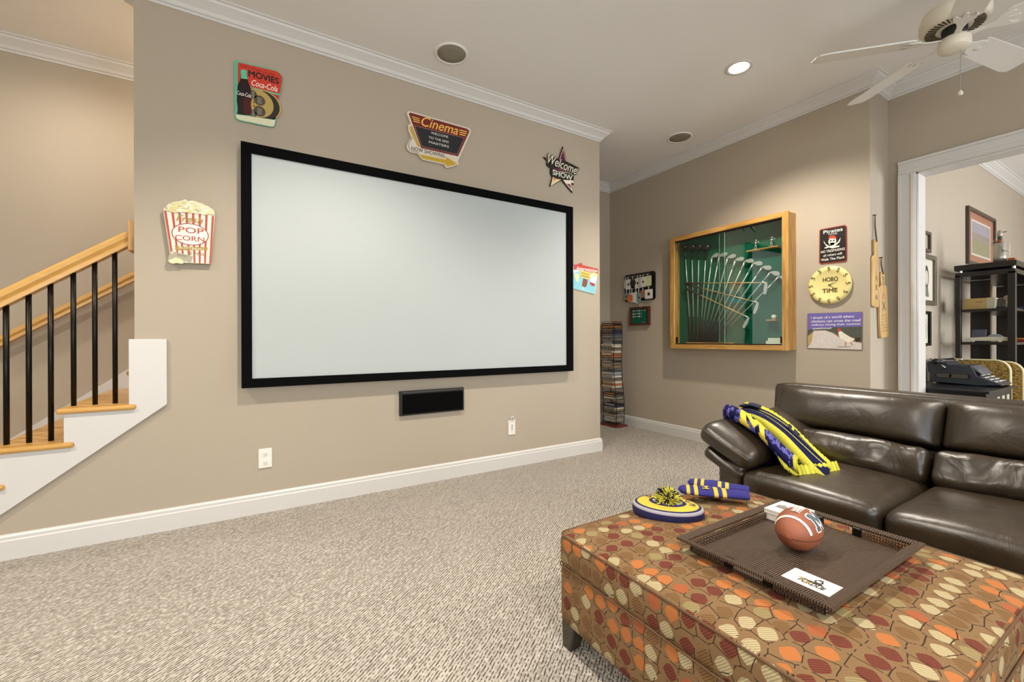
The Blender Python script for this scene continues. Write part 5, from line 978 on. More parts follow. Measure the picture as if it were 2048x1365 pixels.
# ------------------------------------------------------------------ wicker tray and what lies in it
def wicker():
    mt, nt, b = new_mat('dark_wicker'); tc = N(nt, 'ShaderNodeTexCoord'); mp = N(nt, 'ShaderNodeMapping'); mp.inputs['Scale'].default_value = (1, 1, 1); nt.links.new(tc.outputs['Object'], mp.inputs['Vector'])
    w1 = N(nt, 'ShaderNodeTexWave'); w1.bands_direction = 'X'; w1.inputs['Scale'].default_value = 52; w1.inputs['Distortion'].default_value = .6; w1.inputs['Detail Scale'].default_value = 20
    w2 = N(nt, 'ShaderNodeTexWave'); w2.bands_direction = 'Y'; w2.inputs['Scale'].default_value = 52; w2.inputs['Distortion'].default_value = .6; w2.inputs['Detail Scale'].default_value = 20
    w3 = N(nt, 'ShaderNodeTexWave'); w3.bands_direction = 'Z'; w3.inputs['Scale'].default_value = 34
    for w_ in (w1, w2, w3): nt.links.new(mp.outputs[0], w_.inputs['Vector'])
    sx = N(nt, 'ShaderNodeSeparateXYZ'); nt.links.new(tc.outputs['Object'], sx.inputs[0]); ab = [N(nt, 'ShaderNodeMath', operation='ABSOLUTE') for _ in (0, 1)]; nt.links.new(sx.outputs[0], ab[0].inputs[0]); nt.links.new(sx.outputs[1], ab[1].inputs[0])
    k1 = N(nt, 'ShaderNodeMath', operation='MULTIPLY'); k1.inputs[1].default_value = .68; nt.links.new(ab[0].outputs[0], k1.inputs[0]); gt = N(nt, 'ShaderNodeMath', operation='GREATER_THAN'); nt.links.new(k1.outputs[0], gt.inputs[0]); nt.links.new(ab[1].outputs[0], gt.inputs[1])
    def wmix(a_, b_):
        m_ = N(nt, 'ShaderNodeMath', operation='MULTIPLY_ADD'); nt.links.new(a_, m_.inputs[0]); m_.inputs[1].default_value = .72
        q_ = N(nt, 'ShaderNodeMath', operation='MULTIPLY'); q_.inputs[1].default_value = .28; nt.links.new(b_, q_.inputs[0]); nt.links.new(q_.outputs[0], m_.inputs[2]); return m_.outputs[0]
    mu = N(nt, 'ShaderNodeMix', data_type='FLOAT'); nt.links.new(gt.outputs[0], mu.inputs['Factor']); nt.links.new(wmix(w1.outputs['Fac'], w2.outputs['Fac']), mu.inputs['A']); nt.links.new(wmix(w2.outputs['Fac'], w1.outputs['Fac']), mu.inputs['B'])
    nz = N(nt, 'ShaderNodeTexNoise'); nz.inputs['Scale'].default_value = 160; nt.links.new(tc.outputs['Object'], nz.inputs['Vector'])
    ad = N(nt, 'ShaderNodeMath', operation='MULTIPLY_ADD'); nt.links.new(nz.outputs['Fac'], ad.inputs[0]); ad.inputs[1].default_value = .5; nt.links.new(mu.outputs[0], ad.inputs[2])
    cr = ramp(nt, [(.35, '#140d08'), (.75, '#3a2819'), (1.05, '#6e5540')]); nt.links.new(ad.outputs[0], cr.inputs[0]); nt.links.new(cr.outputs[0], b.inputs['Base Color'])
    bp = N(nt, 'ShaderNodeBump'); bp.inputs['Strength'].default_value = .9; bp.inputs['Distance'].default_value = .004; nt.links.new(mu.outputs[0], bp.inputs['Height']); nt.links.new(bp.outputs[0], b.inputs['Normal']); b.inputs['Roughness'].default_value = .42
    return mt
WICK = wicker(); WROD = mat('wicker_rod', '#4d3826', .45, noise_amt=.4, scale=200)
TX0, TX1, TY0, TY1, TZ = 1.153, 1.682, .486, .843, .4255
ty = thing('wicker_tray', 'dark brown woven wicker tray with flared rim and handle slots', 'tray', ((TX0+TX1)/2, (TY0+TY1)/2, TZ))
MB().box(TX0, TX1, TY0, TY1, TZ, TZ+.008).build('base', WICK, ty)
rimw, zr = .030, TZ+.034
def frustum(mb, x0, x1, y0, y1, za, X0, X1, Y0_, Y1_, zb):
    mb.add([(x0,y0,za),(x1,y0,za),(x1,y1,za),(x0,y1,za),(X0,Y0_,zb),(X1,Y0_,zb),(X1,Y1_,zb),(X0,Y1_,zb)], [(0,1,5,4),(1,2,6,5),(2,3,7,6),(3,0,4,7)])
rm = MB(); frustum(rm, TX0-.006, TX1+.006, TY0-.006, TY1+.006, zr-.002, TX0-rimw, TX1+rimw, TY0-rimw, TY1+rimw, zr+.002); rm.build('rim', WICK, ty, solid=.007)
# side walls: woven rods with a gap for the handles in the long sides
def rods(name, p, q, gap=None):
    p, q = Vector(p), Vector(q); L = (q-p).length; n = int(L/.0075); mb = MB(); d = (q-p)/n
    for i in range(n+1):
        c = p+d*i
        if gap and gap[0] < i/n < gap[1]: continue
        mb.tube([c, c+Vector((0,0,zr-TZ-.004))], .0030, 5)
    segs = [(0, 1)] if not gap else [(0, gap[0]), (gap[1], 1)]
    for a, b in segs:
        for z in (.007, .016, .025):
            k = max(2, int((b-a)*n)*2); nrm = Vector((-d.y, d.x, 0)).normalized()
            mb.tube([p+(q-p)*(a+(b-a)*j/k)+Vector((0,0,z))+nrm*.0028*math.cos(math.pi*((a+(b-a)*j/k)*n)) for j in range(k+1)], .0026, 5)
    mb.build(name, WROD, ty, kind='stuff')
rods('woven_side', (TX0, TY0, TZ), (TX0, TY1, TZ), (.36, .66)); rods('woven_side', (TX1, TY0, TZ), (TX1, TY1, TZ), (.36, .66)); rods('woven_side', (TX0, TY0, TZ), (TX1, TY0, TZ)); rods('woven_side', (TX0, TY1, TZ), (TX1, TY1, TZ))
for x in (TX0, TX1):
    for y in (TY0+.36*(TY1-TY0), TY0+.66*(TY1-TY0)): MB().box(x-.006, x+.006, y-.012, y+.012, TZ+.004, zr).build('handle_wrap', BLACKM, ty, bevel=.003)
# football
def football():
    mt, nt, b = new_mat('football_leather'); tc = N(nt, 'ShaderNodeTexCoord'); v = N(nt, 'ShaderNodeTexVoronoi'); v.inputs['Scale'].default_value = 300; nt.links.new(tc.outputs['Object'], v.inputs['Vector'])
    nz = N(nt, 'ShaderNodeTexNoise'); nz.inputs['Scale'].default_value = 12; nt.links.new(tc.outputs['Object'], nz.inputs['Vector']); cr = ramp(nt, [(.3, '#8a4a30'), (.7, '#a15f42')]); nt.links.new(nz.outputs['Fac'], cr.inputs[0]); nt.links.new(cr.outputs[0], b.inputs['Base Color'])
    bp = N(nt, 'ShaderNodeBump'); bp.inputs['Strength'].default_value = .35; bp.inputs['Distance'].default_value = .002; bp.invert = True; nt.links.new(v.outputs['Distance'], bp.inputs['Height']); nt.links.new(bp.outputs[0], b.inputs['Normal']); b.inputs['Roughness'].default_value = .55; return mt
FB = football(); fr_b, fl_b = .060, .084
bc = Vector((1.435, .672, TZ+.008+fr_b)); fa = Vector((-1.0, -.10, -.06)).normalized(); fu = (Vector((0,0,1))-fa*fa.z).normalized(); fs2 = fa.cross(fu)
fb = thing('football', 'small brown leather football with white stripe and letter on the tray', 'football', (bc.x, bc.y, TZ+.008))
def fball(t, ph, off=0.0):
    r_ = fr_b*max(0, 1-abs(t)**2.1)**.62; return bc+fa*fl_b*t+(fu*math.cos(ph)+fs2*math.sin(ph))*(r_+off)
fg = MB(); fg.grid(lambda u, v: fball(-1+2*u, v*2*math.pi), 36, 40); fg = fg.build('ball', FB, fb, smooth=True)
WST = flat('#e6e1d6', .6)
for t0 in (.50, -.62): MB().grid(lambda u, v: fball(t0+.085*u, -1.35+2.7*v, .0012), 3, 40).build('stripe', WST, fb, smooth=True)
for ph in (math.pi/2+.15, -math.pi/2-.15): MB().tube([fball(-.97+1.94*i/30, ph, -.0002) for i in range(31)], .0013, 5).build('seam', mat('ball_seam', '#4a2416', .7), fb, smooth=True)
la = MB(); la.tube([fball(-.30+.60*i/8, .10, .003) for i in range(9)], .0015, 6); la.tube([fball(-.30+.60*i/8, -.06, .003) for i in range(9)], .0016, 6)
for i in range(6): la.tube([fball(-.25+.5*i/5, -.20, .001), fball(-.25+.5*i/5, .02, .0035), fball(-.25+.5*i/5, .24, .001)], .0016, 6)
la.build('laces', WST, fg, smooth=True)
def on_ball(off): return lambda x, y: fball(-.10-x*.056/fl_b, -(.88-y*.052/fr_b), off)
wrap_poly(MB(), BLOCK_M, 30, on_ball(.0010), .07).build('letter_outline', WST, fb); wrap_poly(MB(), BLOCK_M, 30, on_ball(.0017)).build('letter', flat('#4e5a66', .6), fb)
# stack of coasters / boxed cards
cd = thing('card_stack', 'stack of four white picture cards in the tray corner', 'cards', (1.628, .795, TZ+.008))
for i in range(4): MB().box(1.567+.001*(i % 2), 1.690, .740+.001*(i % 3), .848, TZ+.009+i*.0095, TZ+.0175+i*.0095).build('card', flat('#e2ded6', .5), cd, bevel=.001)
ft = FZ(1.628, .794, TZ+.009+4*.0095-.0008, math.radians(-90)); GREYP = flat('#7d7a76', .6)
pic = MB(); random.seed(11)
for i in range(9): x_ = -.038+i*.0085; pic.prism([(x_, -.02), (x_+.0065, -.02), (x_+.0065, random.uniform(.0, .028)), (x_, random.uniform(-.005, .024))], .0, .0008, ft)
pic.build('picture_print', GREYP, cd)
# printed card near the front of the tray
pc = thing('logo_card', 'white card with a black and gold team logo lying on the tray', 'card', (1.262, .560, TZ+.008)); f = FZ(1.262, .560, TZ+.0085, math.radians(-90))
MB().prism(rr(.058, .038, .003), 0, .0012, f).build('card', flat('#e4e0d6', .5), pc)
ink = flat('#26221e', .6); gold = flat('#c9a24a', .6)
lg = MB(); put_text(lg, 'PURDUE', f, .006, -.014, .062, .016, .0012, bold=.03, shear=.2); lg.build('lettering', ink, pc)
g2 = MB(); put_text(g2, 'PUR', f, -.009, -.014, .026, .011, .0020, shear=.2); g2.build('gold_lettering', gold, pc)
tr_ = MB(); disc(f, .012, .012, .010, .0012, .0018, tr_, 20); tr_.prism([(-.03, -.002), (.0, .002), (.022, .004), (.03, -.004), (0, -.006)], .0012, .0018, f); tr_.prism([(.006, .018), (.018, .020), (.018, .026), (.008, .025)], .0012, .0018, f); tr_.build('engine_print', ink, pc)
r2 = MB(); disc(f, .012, .012, .006, .0018, .0022, r2, 16); r2.build('lamp_print', flat('#d8d2c4', .6), pc)
sw = MB()
for i in range(4): sw.prism([(-.05, .022-.006*i), (-.012, .006-.003*i), (-.012, .007-.003*i)], .0012, .0016, f)
sw.build('streaks', GREYP, pc)

# ------------------------------------------------------------------ beanie and mittens on the ottoman
HATN = mat('beanie_navy', '#221f52', .95, noise_amt=.2, scale=300, bump=.6, bscale=500); HATY = mat('beanie_yellow', '#d9c046', .95, noise_amt=.12, scale=300, bump=.6, bscale=500); HATW = mat('beanie_white', '#b5b1bb', .95, bump=.6, bscale=500)
hc = Vector((1.345, 1.085, .420)); ht_ = thing('knit_beanie', 'flattened navy and yellow knit hat with pom-pom on the ottoman', 'hat', hc)
ha = math.radians(-52); hf = FZ(hc.x, hc.y, hc.z, ha)
def el(r, ry, z0, z1, n=36): return [(r, ry, z0, z1)]
def dome(ra, rb, prof, name, mt_, n=40):
    mb = MB(); L = len(prof)
    mb.grid(lambda u, v: hf(math.cos(2*math.pi*v)*ra*path2(prof, u)[0], math.sin(2*math.pi*v)*rb*path2(prof, u)[0], path2(prof, u)[1]), L-1, n)
    return mb.build(name, mt_, ht_, smooth=True)
def path2(prof, u): return prof[min(len(prof)-1, int(round(u*(len(prof)-1))))]
HA, HB = .128, .092
dome(HA, HB, [(.80, -.016), (.94, -.014), (1.0, .002), (1.0, .018), (.985, .022)], 'brim', HATN)
dome(HA, HB, [(.985, .020), (.985, .026), (.955, .031), (.92, .0325)], 'white_ring', HATW); dome(HA, HB, [(.94, .031), (.90, .0345), (.86, .035)], 'navy_ring', HATN)
dome(HA, HB, [(.87, .034), (.75, .037), (.5, .040), (.25, .042), (.0, .043)], 'crown', HATY); dome(HA, HB, [(.44, .0412), (.40, .0430), (.30, .0435)], 'inner_ring', HATW); dome(HA, HB, [(.52, .0402), (.48, .0422), (.42, .0425)], 'inner_navy_ring', HATN)
mk = MB()
for a_, body in ((20, 'M'), (52, 'G'), (84, 'I'), (130, 'I'), (162, 'D')):
    an = math.radians(a_-20); put_text(mk, body, hf, math.cos(an)*HA*.68, math.sin(an)*HB*.68, .018, .022, .040, an-math.pi/2, bold=.02)
mk.build('lettering', HATN, ht_)
pmY, pmN = MB(), MB(); random.seed(5)
for i in range(560):
    th = random.uniform(0, 2*math.pi); ph = math.acos(random.uniform(-.1, 1)); d = Vector((math.sin(ph)*math.cos(th), math.sin(ph)*math.sin(th), math.cos(ph))); L = random.uniform(.036, .054)
    c0 = hc+Vector((0, 0, .048)); p1 = c0+d*L; (pmY if random.random() < .62 else pmN).tube([c0+d*.008, c0+d*L*.6, p1+Vector((random.uniform(-.004, .004), random.uniform(-.004, .004), -.002))], [.0018, .0026, .0016], 4)
pmY.build('pompom_yellow', mat('pompom_yarn', '#cfc84a', .95), ht_, kind='stuff'); pmN.build('pompom_navy', mat('pompom_navy_yarn', '#1b1a38', .95), ht_, kind='stuff')
MITN = mat('mitten_navy', '#332f82', .95, noise_amt=.2, scale=300, bump=.7, bscale=420)
def mitten(lab, c, ang, z, sc=1.0, letter=True, tilt=0.0):
    t = thing('knit_mitten', lab, 'mitten', (c[0], c[1], z), 'striped knit mittens'); f = FZ(c[0], c[1], z, ang); W = lambda x: .036*sc if x < 0 else .042*sc
    prof = [(-.125, .026), (-.115, .032), (-.06, .033), (-.045, .036), (0, .042), (.05, .043), (.085, .036), (.105, .022), (.112, .004)]
    def sec(x):
        for (a, wa), (b, wb) in zip(prof, prof[1:]):
            if a <= x <= b: return wa+(wb-wa)*(x-a)/(b-a)
        return .004
    def fn(u, v, off=0.0):
        x = -.125+.237*u; w_ = sec(x)*sc+off; a = 2*math.pi*v
        return f(x*sc, math.cos(a)*w_, .017+tilt*x+math.sin(a)*(.015+off)*min(1, w_/.03))
    MB().grid(fn, 40, 20).build('mitten_body', MITN, t, smooth=True)
    for x0, x1 in ((-.050, -.036), (-.022, -.008), (.045, .058), (.072, .084)):
        MB().grid(lambda u, v: fn((x0+(x1-x0)*u+.125)/.237, v, .0012), 3, 20).build('stripe', HATY, t, smooth=True)
    MB().rbox(f(-.005*sc, -.050*sc, .012), (.038*sc, .014*sc, .011), .0105, 6, ax=(f.a, f.b, f.c)).build('thumb', MITN, t, smooth=True, subd=1)
    if letter: 
        m_ = MB(); put_text(m_, 'M', f, .018*sc, 0, .034, .024, .0335+tilt*.018, math.pi/2, bold=.04); m_.build('letter', HATY, t)
    return t
mitten('navy knit mitten with yellow stripes lying uppermost on the ottoman', (1.595, 1.075), math.radians(130), .436, 1.1, True, .0)
mitten('navy knit mitten with yellow stripes half hidden underneath the other', (1.705, 1.125), math.radians(122), .428, 1.0, False)
# ------------------------------------------------------------------ study beyond the doorway
DKB = wood('espresso_wood', '#0f0b08', '#17110d', '#20180f', axis='Z', rough=.35)
EX0, EX1, EY0, EY1 = 5.55, 7.3, .905, 1.272
et = thing('etagere', 'tall black open shelf unit against the study wall', 'shelf unit', (6.0, 1.09, 0))
for x in (EX0, EX1-.05):
    for y0, y1 in ((EY0, EY0+.045), (EY1-.035, EY1)): MB().box(x, x+.05, y0, y1, 0, 1.64).build('post', DKB, et, bevel=.002)
MB().box(EX0-.005, EX1+.005, EY0-.008, EY1+.005, 1.685, 1.733).build('top_slab', DKB, et, bevel=.002); MB().box(EX0, EX1, EY0, EY1, 1.625, 1.665).build('upper_slab', DKB, et, bevel=.002)
for x in (EX0+.02, EX1-.05):
    for y in (EY0+.015, EY1-.03): MB().lathe([(.012, 1.665), (.012, 1.685)], (x+.012, y, 0), 12).build('spacer', CHROME, et)
for z in (1.318, 1.022, .70, .38, .08): MB().box(EX0+.01, EX1-.01, EY0+.01, EY1-.01, z-.012, z+.012).build('shelf', DKB, et, bevel=.002)
MB().box(EX0+.42, EX0+.45, EY1-.14, EY1-.01, .08, 1.62).build('divider', DKB, et)
MB().box(EX1-.4, EX1-.37, EY0+.01, EY1-.01, .08, 1.62).build('divider', DKB, et)
# things on the shelves
tin = thing('tin_man', 'small tin-can golfer figure standing on the black shelf unit', 'figurine', (5.62, 1.0, 1.733)); TINM = mat('galvanised_tin', '#a9a79e', .4, .7, noise_amt=.25, scale=30); x, y, z = 5.64, 1.01, 1.733
MB().lathe([(.041, 0), (.042, .06), (.041, .062), (.041, .165), (.036, .170)], (x, y, z), 24).build('body', TINM, tin, smooth=True); MB().lathe([(.024, .168), (.015, .205)], (x, y, z), 16).build('collar', flat('#8a4a2c'), tin, smooth=True); MB().lathe([(.015, .205), (.015, .225)], (x, y, z), 16).build('neck', flat('#1f4a34'), tin, smooth=True)
MB().lathe([(.016, .225), (.018, .245), (.017, .268), (.010, .282), (0, .286)], (x, y, z), 18).build('head', TINM, tin, smooth=True); MB().box(x-.012, x+.012, y-.044, y-.010, z+.262, z+.266).build('cap_peak', TINM, tin, bevel=.001)
MB().tube([(x-.02, y+.03, z+.15), (x-.02, y+.048, z+.165), (x-.01, y+.022, z+.215)], .003, 6).build('arm', TINM, tin, smooth=True); MB().tube([(x-.035, y-.015, z+.135), (x-.038, y-.024, z+.10), (x-.03, y-.062, z+.088)], .005, 8).build('arm', TINM, tin, smooth=True)
MB().tube([(x-.03, y-.06, z+.05), (x-.03, y-.064, z+.165), (x-.03, y-.076, z+.170)], .0018, 6).build('golf_stick', TINM, tin); MB().box(x-.04, x+.01, y-.095, y-.050, z, z+.026).build('tee_block', flat('#a8552e'), tin, bevel=.002)
bxm = thing('kraft_box', 'tan kraft cardboard box on the upper study shelf', 'box', (5.62, 1.13, 1.33)); KR = flat('#b59a62', .8)
MB().box(5.60, 5.74, 1.085, 1.225, 1.330, 1.428).build('carton', KR, bxm, bevel=.002); MB().box(5.598, 5.742, 1.035, 1.085, 1.330, 1.428).build('open_flap', flat('#b9b39a', .8), bxm, bevel=.001); MB().box(5.5985, 5.600, 1.105, 1.15, 1.39, 1.394).build('printed_mark', flat('#3a3024'), bxm)
lp = thing('grey_frame', 'small dark grey stand-up frame beside the kraft box', 'frame', (5.66, .98, 1.33)); MB().obox((5.68, 1.0, 1.375), (0,1,0), (.25, 0, .97), (.97, 0, -.25), .042, .045, .004).build('panel', flat('#55534c', .4), lp); MB().box(5.68, 5.71, .99, 1.01, 1.33, 1.36).build('stand', BLACKM, lp)
bh = thing('bobble_figure', 'small capped ball-player bobble figure on the upper study shelf', 'figurine', (5.64, .965, 1.33)); x, y = 5.63, .962
MB().lathe([(.022, 0), (.022, .008)], (x, y, 1.33), 16).build('base', flat('#4a5a86'), bh); bd = MB(); bd.tube([(x, y+.008, 1.338), (x, y+.006, 1.365)], .006, 8); bd.tube([(x, y-.008, 1.338), (x, y-.006, 1.365)], .006, 8); bd.tube([(x, y, 1.362), (x, y, 1.395)], [.012, .010], 10); bd.build('figure_body', flat('#cfcfae'), bh, smooth=True)
MB().sphere((x, y, 1.412), .020, 14, 10).build('head', flat('#caa27c'), bh, smooth=True); MB().lathe([(.024, 0), (.023, .012), (.012, .022), (0, .024)], (x, y, 1.418), 18).build('cap', flat('#b8ae94'), bh, smooth=True); MB().box(x-.012, x+.012, y-.012+.02, y+.045, 1.418, 1.421).build('cap_peak', flat('#b8ae94'), bh)
bk = thing('leaning_book', 'blue-grey book leaning upright on the lower study shelf', 'book', (5.66, 1.13, 1.034)); MB().obox((5.67, 1.145, 1.09), (0, 1, 0), (.3, 0, .95), (.95, 0, -.3), .045, .058, .006).build('cover', flat('#55586a', .5), bk, bevel=.001); MB().obox((5.679, 1.145, 1.088), (0, 1, 0), (.3, 0, .95), (.95, 0, -.3), .042, .055, .004).build('pages', flat('#cfc9ba', .8), bk)
def model_car(lab, xc, ycn, zc, L, col, w_=.07):
    t = thing('model_car', lab, 'model car', (xc, ycn, zc), 'model cars on the shelves'); f = Frame((xc, ycn, zc), (0,-1,0), (0,0,1), (-1,0,0)); h = L*.17
    MB().prism([(-L*.5, h*.35), (-L*.49, h*.8), (-L*.1, h*.95), (L*.02, h*.98), (L*.3, h*.98), (L*.5, h*.85), (L*.5, h*.3), (L*.45, h*.2), (-L*.45, h*.2)], -w_/2, w_/2, f).build('body', flat(col, .25), t, bevel=.003)
    MB().prism([(-L*.02, h*.98), (L*.06, h*1.42), (L*.22, h*1.45), (L*.32, h*.98)], -w_*.42, w_*.42, f).build('cabin', flat('#8d9298', .15), t, bevel=.003)
    for a in (-.32, .27):
        for s_ in (-1, 1): MB().lathe([(h*.02, 0), (h*.3, 0), (h*.3, w_*.12), (h*.02, w_*.12)], f(L*a, h*.3, s_*w_*.42), 16, (-1,0,0)).build('wheel', flat('#d2cec4' if s_ > 0 else '#222222', .4), t)
    MB().box(xc-w_*.45, xc+w_*.45, ycn-L*.51, ycn-L*.495, zc+h*.3, zc+h*.7).build('grille', CHROME, t)
    return t
model_car('long cream model convertible on the lower study shelf', 5.62, 1.075, 1.034, .28, '#cfcbb4'); model_car('dark blue model car on the upper study shelf', 5.68, 1.0, 1.330, .13, '#2c3358', .05)
for q, (yq, zq, colr, nm) in enumerate(((.93, 1.330, '#3c4a86', 'blue'), (.93, 1.034, '#a8322a', 'red'))): model_car('%s toy car further back on the study shelf' % nm, 6.05, yq, zq, .15, colr, .06)
sg = thing('yellow_pennant', 'dark pennant with yellow edges hanging at the shelf front', 'pennant', (6.0, .88, 1.3)); f = Frame((6.0, .885, 1.35), (1,0,0), (0,0,1), (0,-1,0))
MB().prism([(0, .28), (.35, .28), (.35, -.05), (.175, -.16), (0, -.05)], 0, .004, f).build('cloth', flat('#3a3c40', .8), sg); MB().prism([(0, .28), (.02, .28), (.02, -.045), (.175, -.145), (.33, -.045), (.33, .28), (.35, .28), (.35, -.05), (.175, -.17), (0, -.05)], .004, .007, f).build('yellow_edge', flat('#cfc04a', .8), sg)
for q, (zq, colr, nm) in enumerate(((1.24, '#c98a2c', 'orange'), (.90, '#a83a30', 'red'), (.86, '#3c4a66', 'navy'))):
    t = thing('folded_shirt', 'folded %s shirt on the dark study shelf' % nm, 'shirt', (6.35, 1.05, zq if zq > 1 else .712+q*.03), 'folded shirts'); zz = 1.034 if q == 0 else .712+(q-1)*.035
    MB().rbox((6.25, 1.03, zz+.018), (.14, .10, .017), .012, 6).build('cloth', flat(colr, .9), t, smooth=True)
# framed pictures on the study wall
FRD = wood('dark_frame', '#332922', '#453930', '#564a40', axis='Z'); FRS = mat('pewter_frame', '#6a6252', .4, .4)
def picture(lab, x0, x1, z0, z1, fw_, fmat, layers):
    t = thing('framed_picture', lab, 'picture', ((x0+x1)/2, YN, z0), 'framed pictures on the study wall'); f = FY((x0+x1)/2, (z0+z1)/2, YN); w_, h_ = (x1-x0)/2, (z1-z0)/2
    for a0, a1, b0, b1 in ((-w_, -w_+fw_, -h_, h_), (w_-fw_, w_, -h_, h_), (-w_+fw_, w_-fw_, h_-fw_, h_), (-w_+fw_, w_-fw_, -h_, -h_+fw_)): MB().prism([(a0, b0), (a1, b0), (a1, b1), (a0, b1)], 0, .028, f).build('frame_side', fmat, t, bevel=.003)
    for nm, k, c, col in layers: MB().prism([(-w_*k[0], -h_*k[1]), (w_*k[0], -h_*k[1]), (w_*k[0], h_*k[1]), (-w_*k[0], h_*k[1])], .002, c, f).build(nm, flat(col, .6, noise_amt=.04), t)
    return t, f, w_, h_
t, f, w_, h_ = picture('large framed landscape print with terracotta mat above the shelves', 6.345, 7.385, 1.84, 2.44, .036, FRD, [('mat_board', (.97, .97), .008, '#a07058'), ('inner_mat', (.70, .64), .010, '#c2b8aa')])
for nm, b0, b1, col in (('sky_print', .12, .56, '#948f96'), ('field_print', -.56, .14, '#8a8767'), ('tree_print', -.08, .18, '#8d8478')): MB().prism([(-w_*.64, h_*b0), (w_*.64, h_*b0), (w_*.64, h_*b1), (-w_*.64, h_*b1)], .010, .0112 if nm != 'tree_print' else .0116, f).build(nm, flat(col, .6, noise_amt=.2, scale=14), t)
picture('small framed picture at the top left of the study wall', 4.86, 5.235, 1.835, 2.018, .028, FRD, [('mat_board', (.9, .9), .008, '#a49a88'), ('print', (.6, .55), .010, '#8d8472')])
t, f, w_, h_ = picture('framed pencil portrait in a pewter frame on the study wall', 4.80, 5.372, 1.367, 1.816, .04, FRS, [('paper', (.95, .95), .008, '#cfc8b8')]); pn = flat('#6d675d', .8); pn2 = flat('#4a453d', .8)
for cx in (.09, -.1):
    disc(f, cx, .03, .055, .008, .0086, None, 20, .10).build('hair_sketch', pn2, t); disc(f, cx, .02, .038, .0086, .0092, None, 20, .065).build('face_sketch', flat('#bdb5a4', .8), t); MB().prism([(cx-.06, -.15), (cx+.06, -.15), (cx+.03, -.05), (cx-.03, -.05)], .008, .0084, f).build('shoulder_sketch', pn, t)
t, f, w_, h_ = picture('black framed ink crest drawing lowest on the study wall', 4.86, 5.23, 1.002, 1.309, .025, BLACKM, [('paper', (.92, .92), .008, '#cdc6b8')])
for k_, c_, col in ((.085, .0086, '#3a362f'), (.078, .0090, '#c2bbac'), (.055, .0094, '#5a554a'), (.045, .0098, '#b5ae9f')): disc(f, .06, 0, k_, .008, c_, None, 28, k_*1.25).build('crest_print', flat(col, .8), t)
t, f, w_, h_ = picture('small framed photograph seen through the upper study shelf', 6.83, 7.22, 1.42, 1.84, .02, flat('#b08a5a'), [('mat_board', (.95, .95), .008, '#cfc6b4'), ('photo', (.6, .5), .010, '#6a6266')])
# small cabinet and typewriter
CB = mat('black_lacquer', '#12141a', .3, noise_amt=.3, scale=10); cbn = thing('black_cabinet', 'black lacquered side cabinet under the typewriter', 'cabinet', (4.9, 1.1, 0))
cx0, cx1, cy0, cy1 = 4.50, 5.22, .872, 1.34
MB().box(cx0-.02, cx1+.02, cy0-.02, cy1+.01, .672, .69).build('top', CB, cbn, bevel=.003); MB().box(cx0, cx1, cy0, cy1, .08, .672).build('carcass', CB, cbn, bevel=.003); MB().box(cx0-.006, cx0, cy0+.02, cy1-.02, .60, .65).build('drawer', CB, cbn, bevel=.002)
for i in range(4): MB().box(cx0+.12+i*.14, cx0+.18+i*.14, cy0-.008, cy0, .56, .63).build('pull', flat('#b9b2a0', .4), cbn, bevel=.002)
for a in (cx0+.02, cx1-.05):
    for b in (cy0+.02, cy1-.05): MB().box(a, a+.03, b, b+.03, 0, .08).build('foot', CB, cbn)
TWM = mat('typewriter_enamel', '#3a3e46', .35, .2, noise_amt=.15, scale=40); TWK = mat('typewriter_black', '#15171b', .4); tw = thing('typewriter', 'vintage dark grey typewriter on the black cabinet', 'typewriter', (5.07, 1.1, .69))
f = Frame((4.93, 1.305, .692), (0,-1,0), (0,0,1), (-1,0,0))
sidep = [(.0, .175), (.008, .10), (.03, .06), (.03, .012), (.30, .0), (.435, .012), (.43, .022), (.30, .075), (.285, .115), (.265, .158), (.14, .160), (.12, .178), (.02, .185)]
MB().prism(sidep, -.30, .0, f).build('body', TWM, tw, bevel=.006)
MB().prism(rr(.105, .02, .018), 0, .001, Frame(f(.16, .068, .001), f.a, f.b, f.c)).build('side_window', TWK, tw)
MB().prism([(x-.052, y*1.0) for x, y in rr(.045, .016, .014)], .001, .002, Frame(f(.16, .068, .001), f.a, f.b, f.c)).build('window_works', mat('typebar_steel', '#6d6a62', .35, .7, noise_amt=.5, scale=200), tw); MB().prism([(x+.035, y) for x, y in rr(.055, .016, .014)], .001, .002, Frame(f(.16, .068, .001), f.a, f.b, f.c)).build('window_works', MATS['typebar_steel'], tw)
plt_ = MB().tube([f(.075, .185, .05), f(.075, .185, -.36)], .020, 16).build('platen', TWK, tw, smooth=True); MB().tube([f(.075, .185, .05), f(.075, .185, .075)], .024, 16).build('platen_knob', TWK, plt_, smooth=True)
cg = MB(); cg.tube([f(.0, .188, .02), f(.05, .20, .03), f(.10, .195, .02), f(.14, .19, .03)], .006, 6); cg.tube([f(.12, .19, .04), f(.19, .195, .035), f(.205, .205, .03)], .004, 6); cg.tube([f(.03, .20, .04), f(.05, .215, .04)], .005, 6); cg.tube([f(.10, .16, .03), f(.115, .14, .03), f(.125, .13, .02)], .008, 8)
cg.build('carriage_levers', CHROME, tw, smooth=True); MB().sphere(f(.215, .205, .03), .011, 10, 8).build('return_knob', CHROME, tw, smooth=True)
KEY = flat('#c9c6bb', .4)
for r_ in range(4):
    for k in range(9):
        c = f(.31+r_*.028, .078-r_*.014, -.02-k*.031); MB().lathe([(.010, 0), (.010, .006), (.008, .007)], c, 12).build('key', KEY if (k+r_) % 5 else TWK, tw)
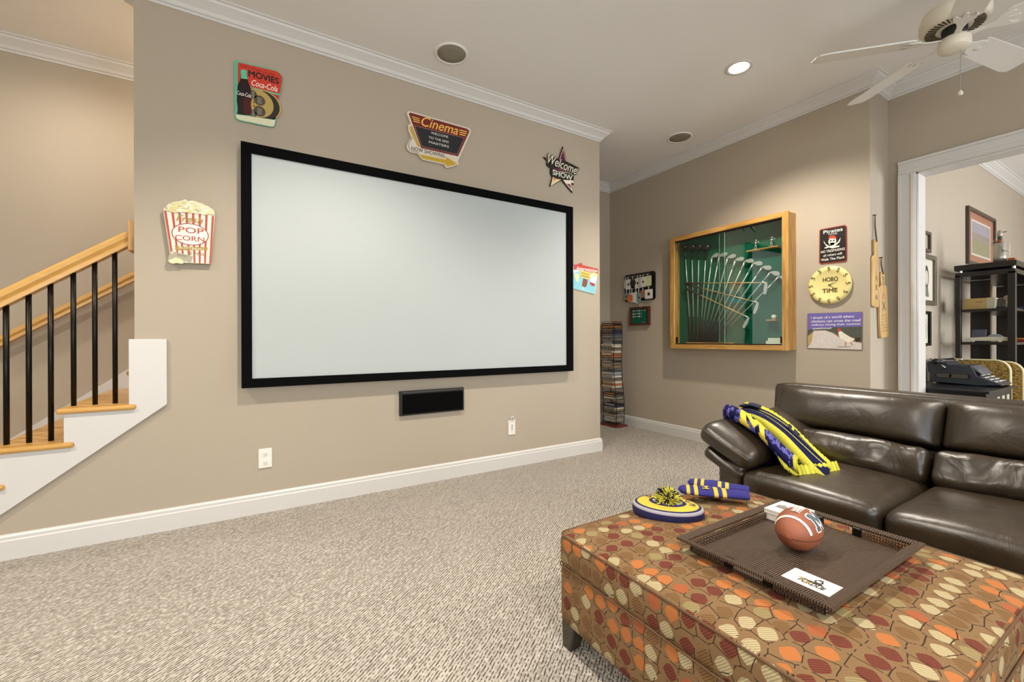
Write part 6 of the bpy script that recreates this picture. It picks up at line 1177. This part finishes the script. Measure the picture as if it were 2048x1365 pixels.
MB().prism([(.265, .158), (.285, .115), (.33, .085), (.30, .13)], -.29, -.01, f).build('ribbon_cover', mat('typewriter_light', '#6a6e76', .3, .3), tw, bevel=.004)
# woven chairs standing behind the cabinet
def seagrass():
    mt, nt, b = new_mat('seagrass'); tc = N(nt, 'ShaderNodeTexCoord'); mp = N(nt, 'ShaderNodeMapping'); mp.inputs['Scale'].default_value = (60, 60, 110); nt.links.new(tc.outputs['Object'], mp.inputs['Vector'])
    v = N(nt, 'ShaderNodeTexVoronoi'); v.inputs['Scale'].default_value = 1; v.inputs['Randomness'].default_value = .6; nt.links.new(mp.outputs[0], v.inputs['Vector']); cr = ramp(nt, [(.1, '#c2a45c'), (.5, '#9c7c3a'), (.85, '#4a3818')]); nt.links.new(v.outputs['Distance'], cr.inputs[0]); nt.links.new(cr.outputs[0], b.inputs['Base Color'])
    bp = N(nt, 'ShaderNodeBump', invert=True); bp.inputs['Strength'].default_value = .8; bp.inputs['Distance'].default_value = .006; nt.links.new(v.outputs['Distance'], bp.inputs['Height']); nt.links.new(bp.outputs[0], b.inputs['Normal']); b.inputs['Roughness'].default_value = .8; return mt
SEAG = seagrass(); PALE = mat('pale_binding', '#d2c69c', .7)
def panel(lab, xc, yr, zt):
    t = thing('woven_panel', lab, 'woven panel', (xc, yr+.2, 0), 'woven seagrass panels'); f = Frame((xc, yr, 0), (0,1,0), (0,0,1), (-1,0,0)); W2 = .44; r_ = .085
    pts = [(0, 0)]+[(r_-r_*math.cos(math.radians(90*i/6)), zt-r_+r_*math.sin(math.radians(90*i/6))) for i in range(7)]+[(W2-r_+r_*math.sin(math.radians(90*i/6)), zt-r_+r_*math.cos(math.radians(90*i/6))) for i in range(7)]+[(W2, 0)]
    MB().prism(pts, -.03, .0, f).build('weave', SEAG, t, bevel=.008)
    for c in (-.002, -.016, -.030): MB().tube([f(a, b, c) for a, b in pts], .0065, 6).build('binding', PALE, t, smooth=True)
panel('woven seagrass panel with rounded top nearest the black cabinet', 5.30, .895, .885); panel('second woven seagrass panel standing close behind the first', 5.36, .835, .872)
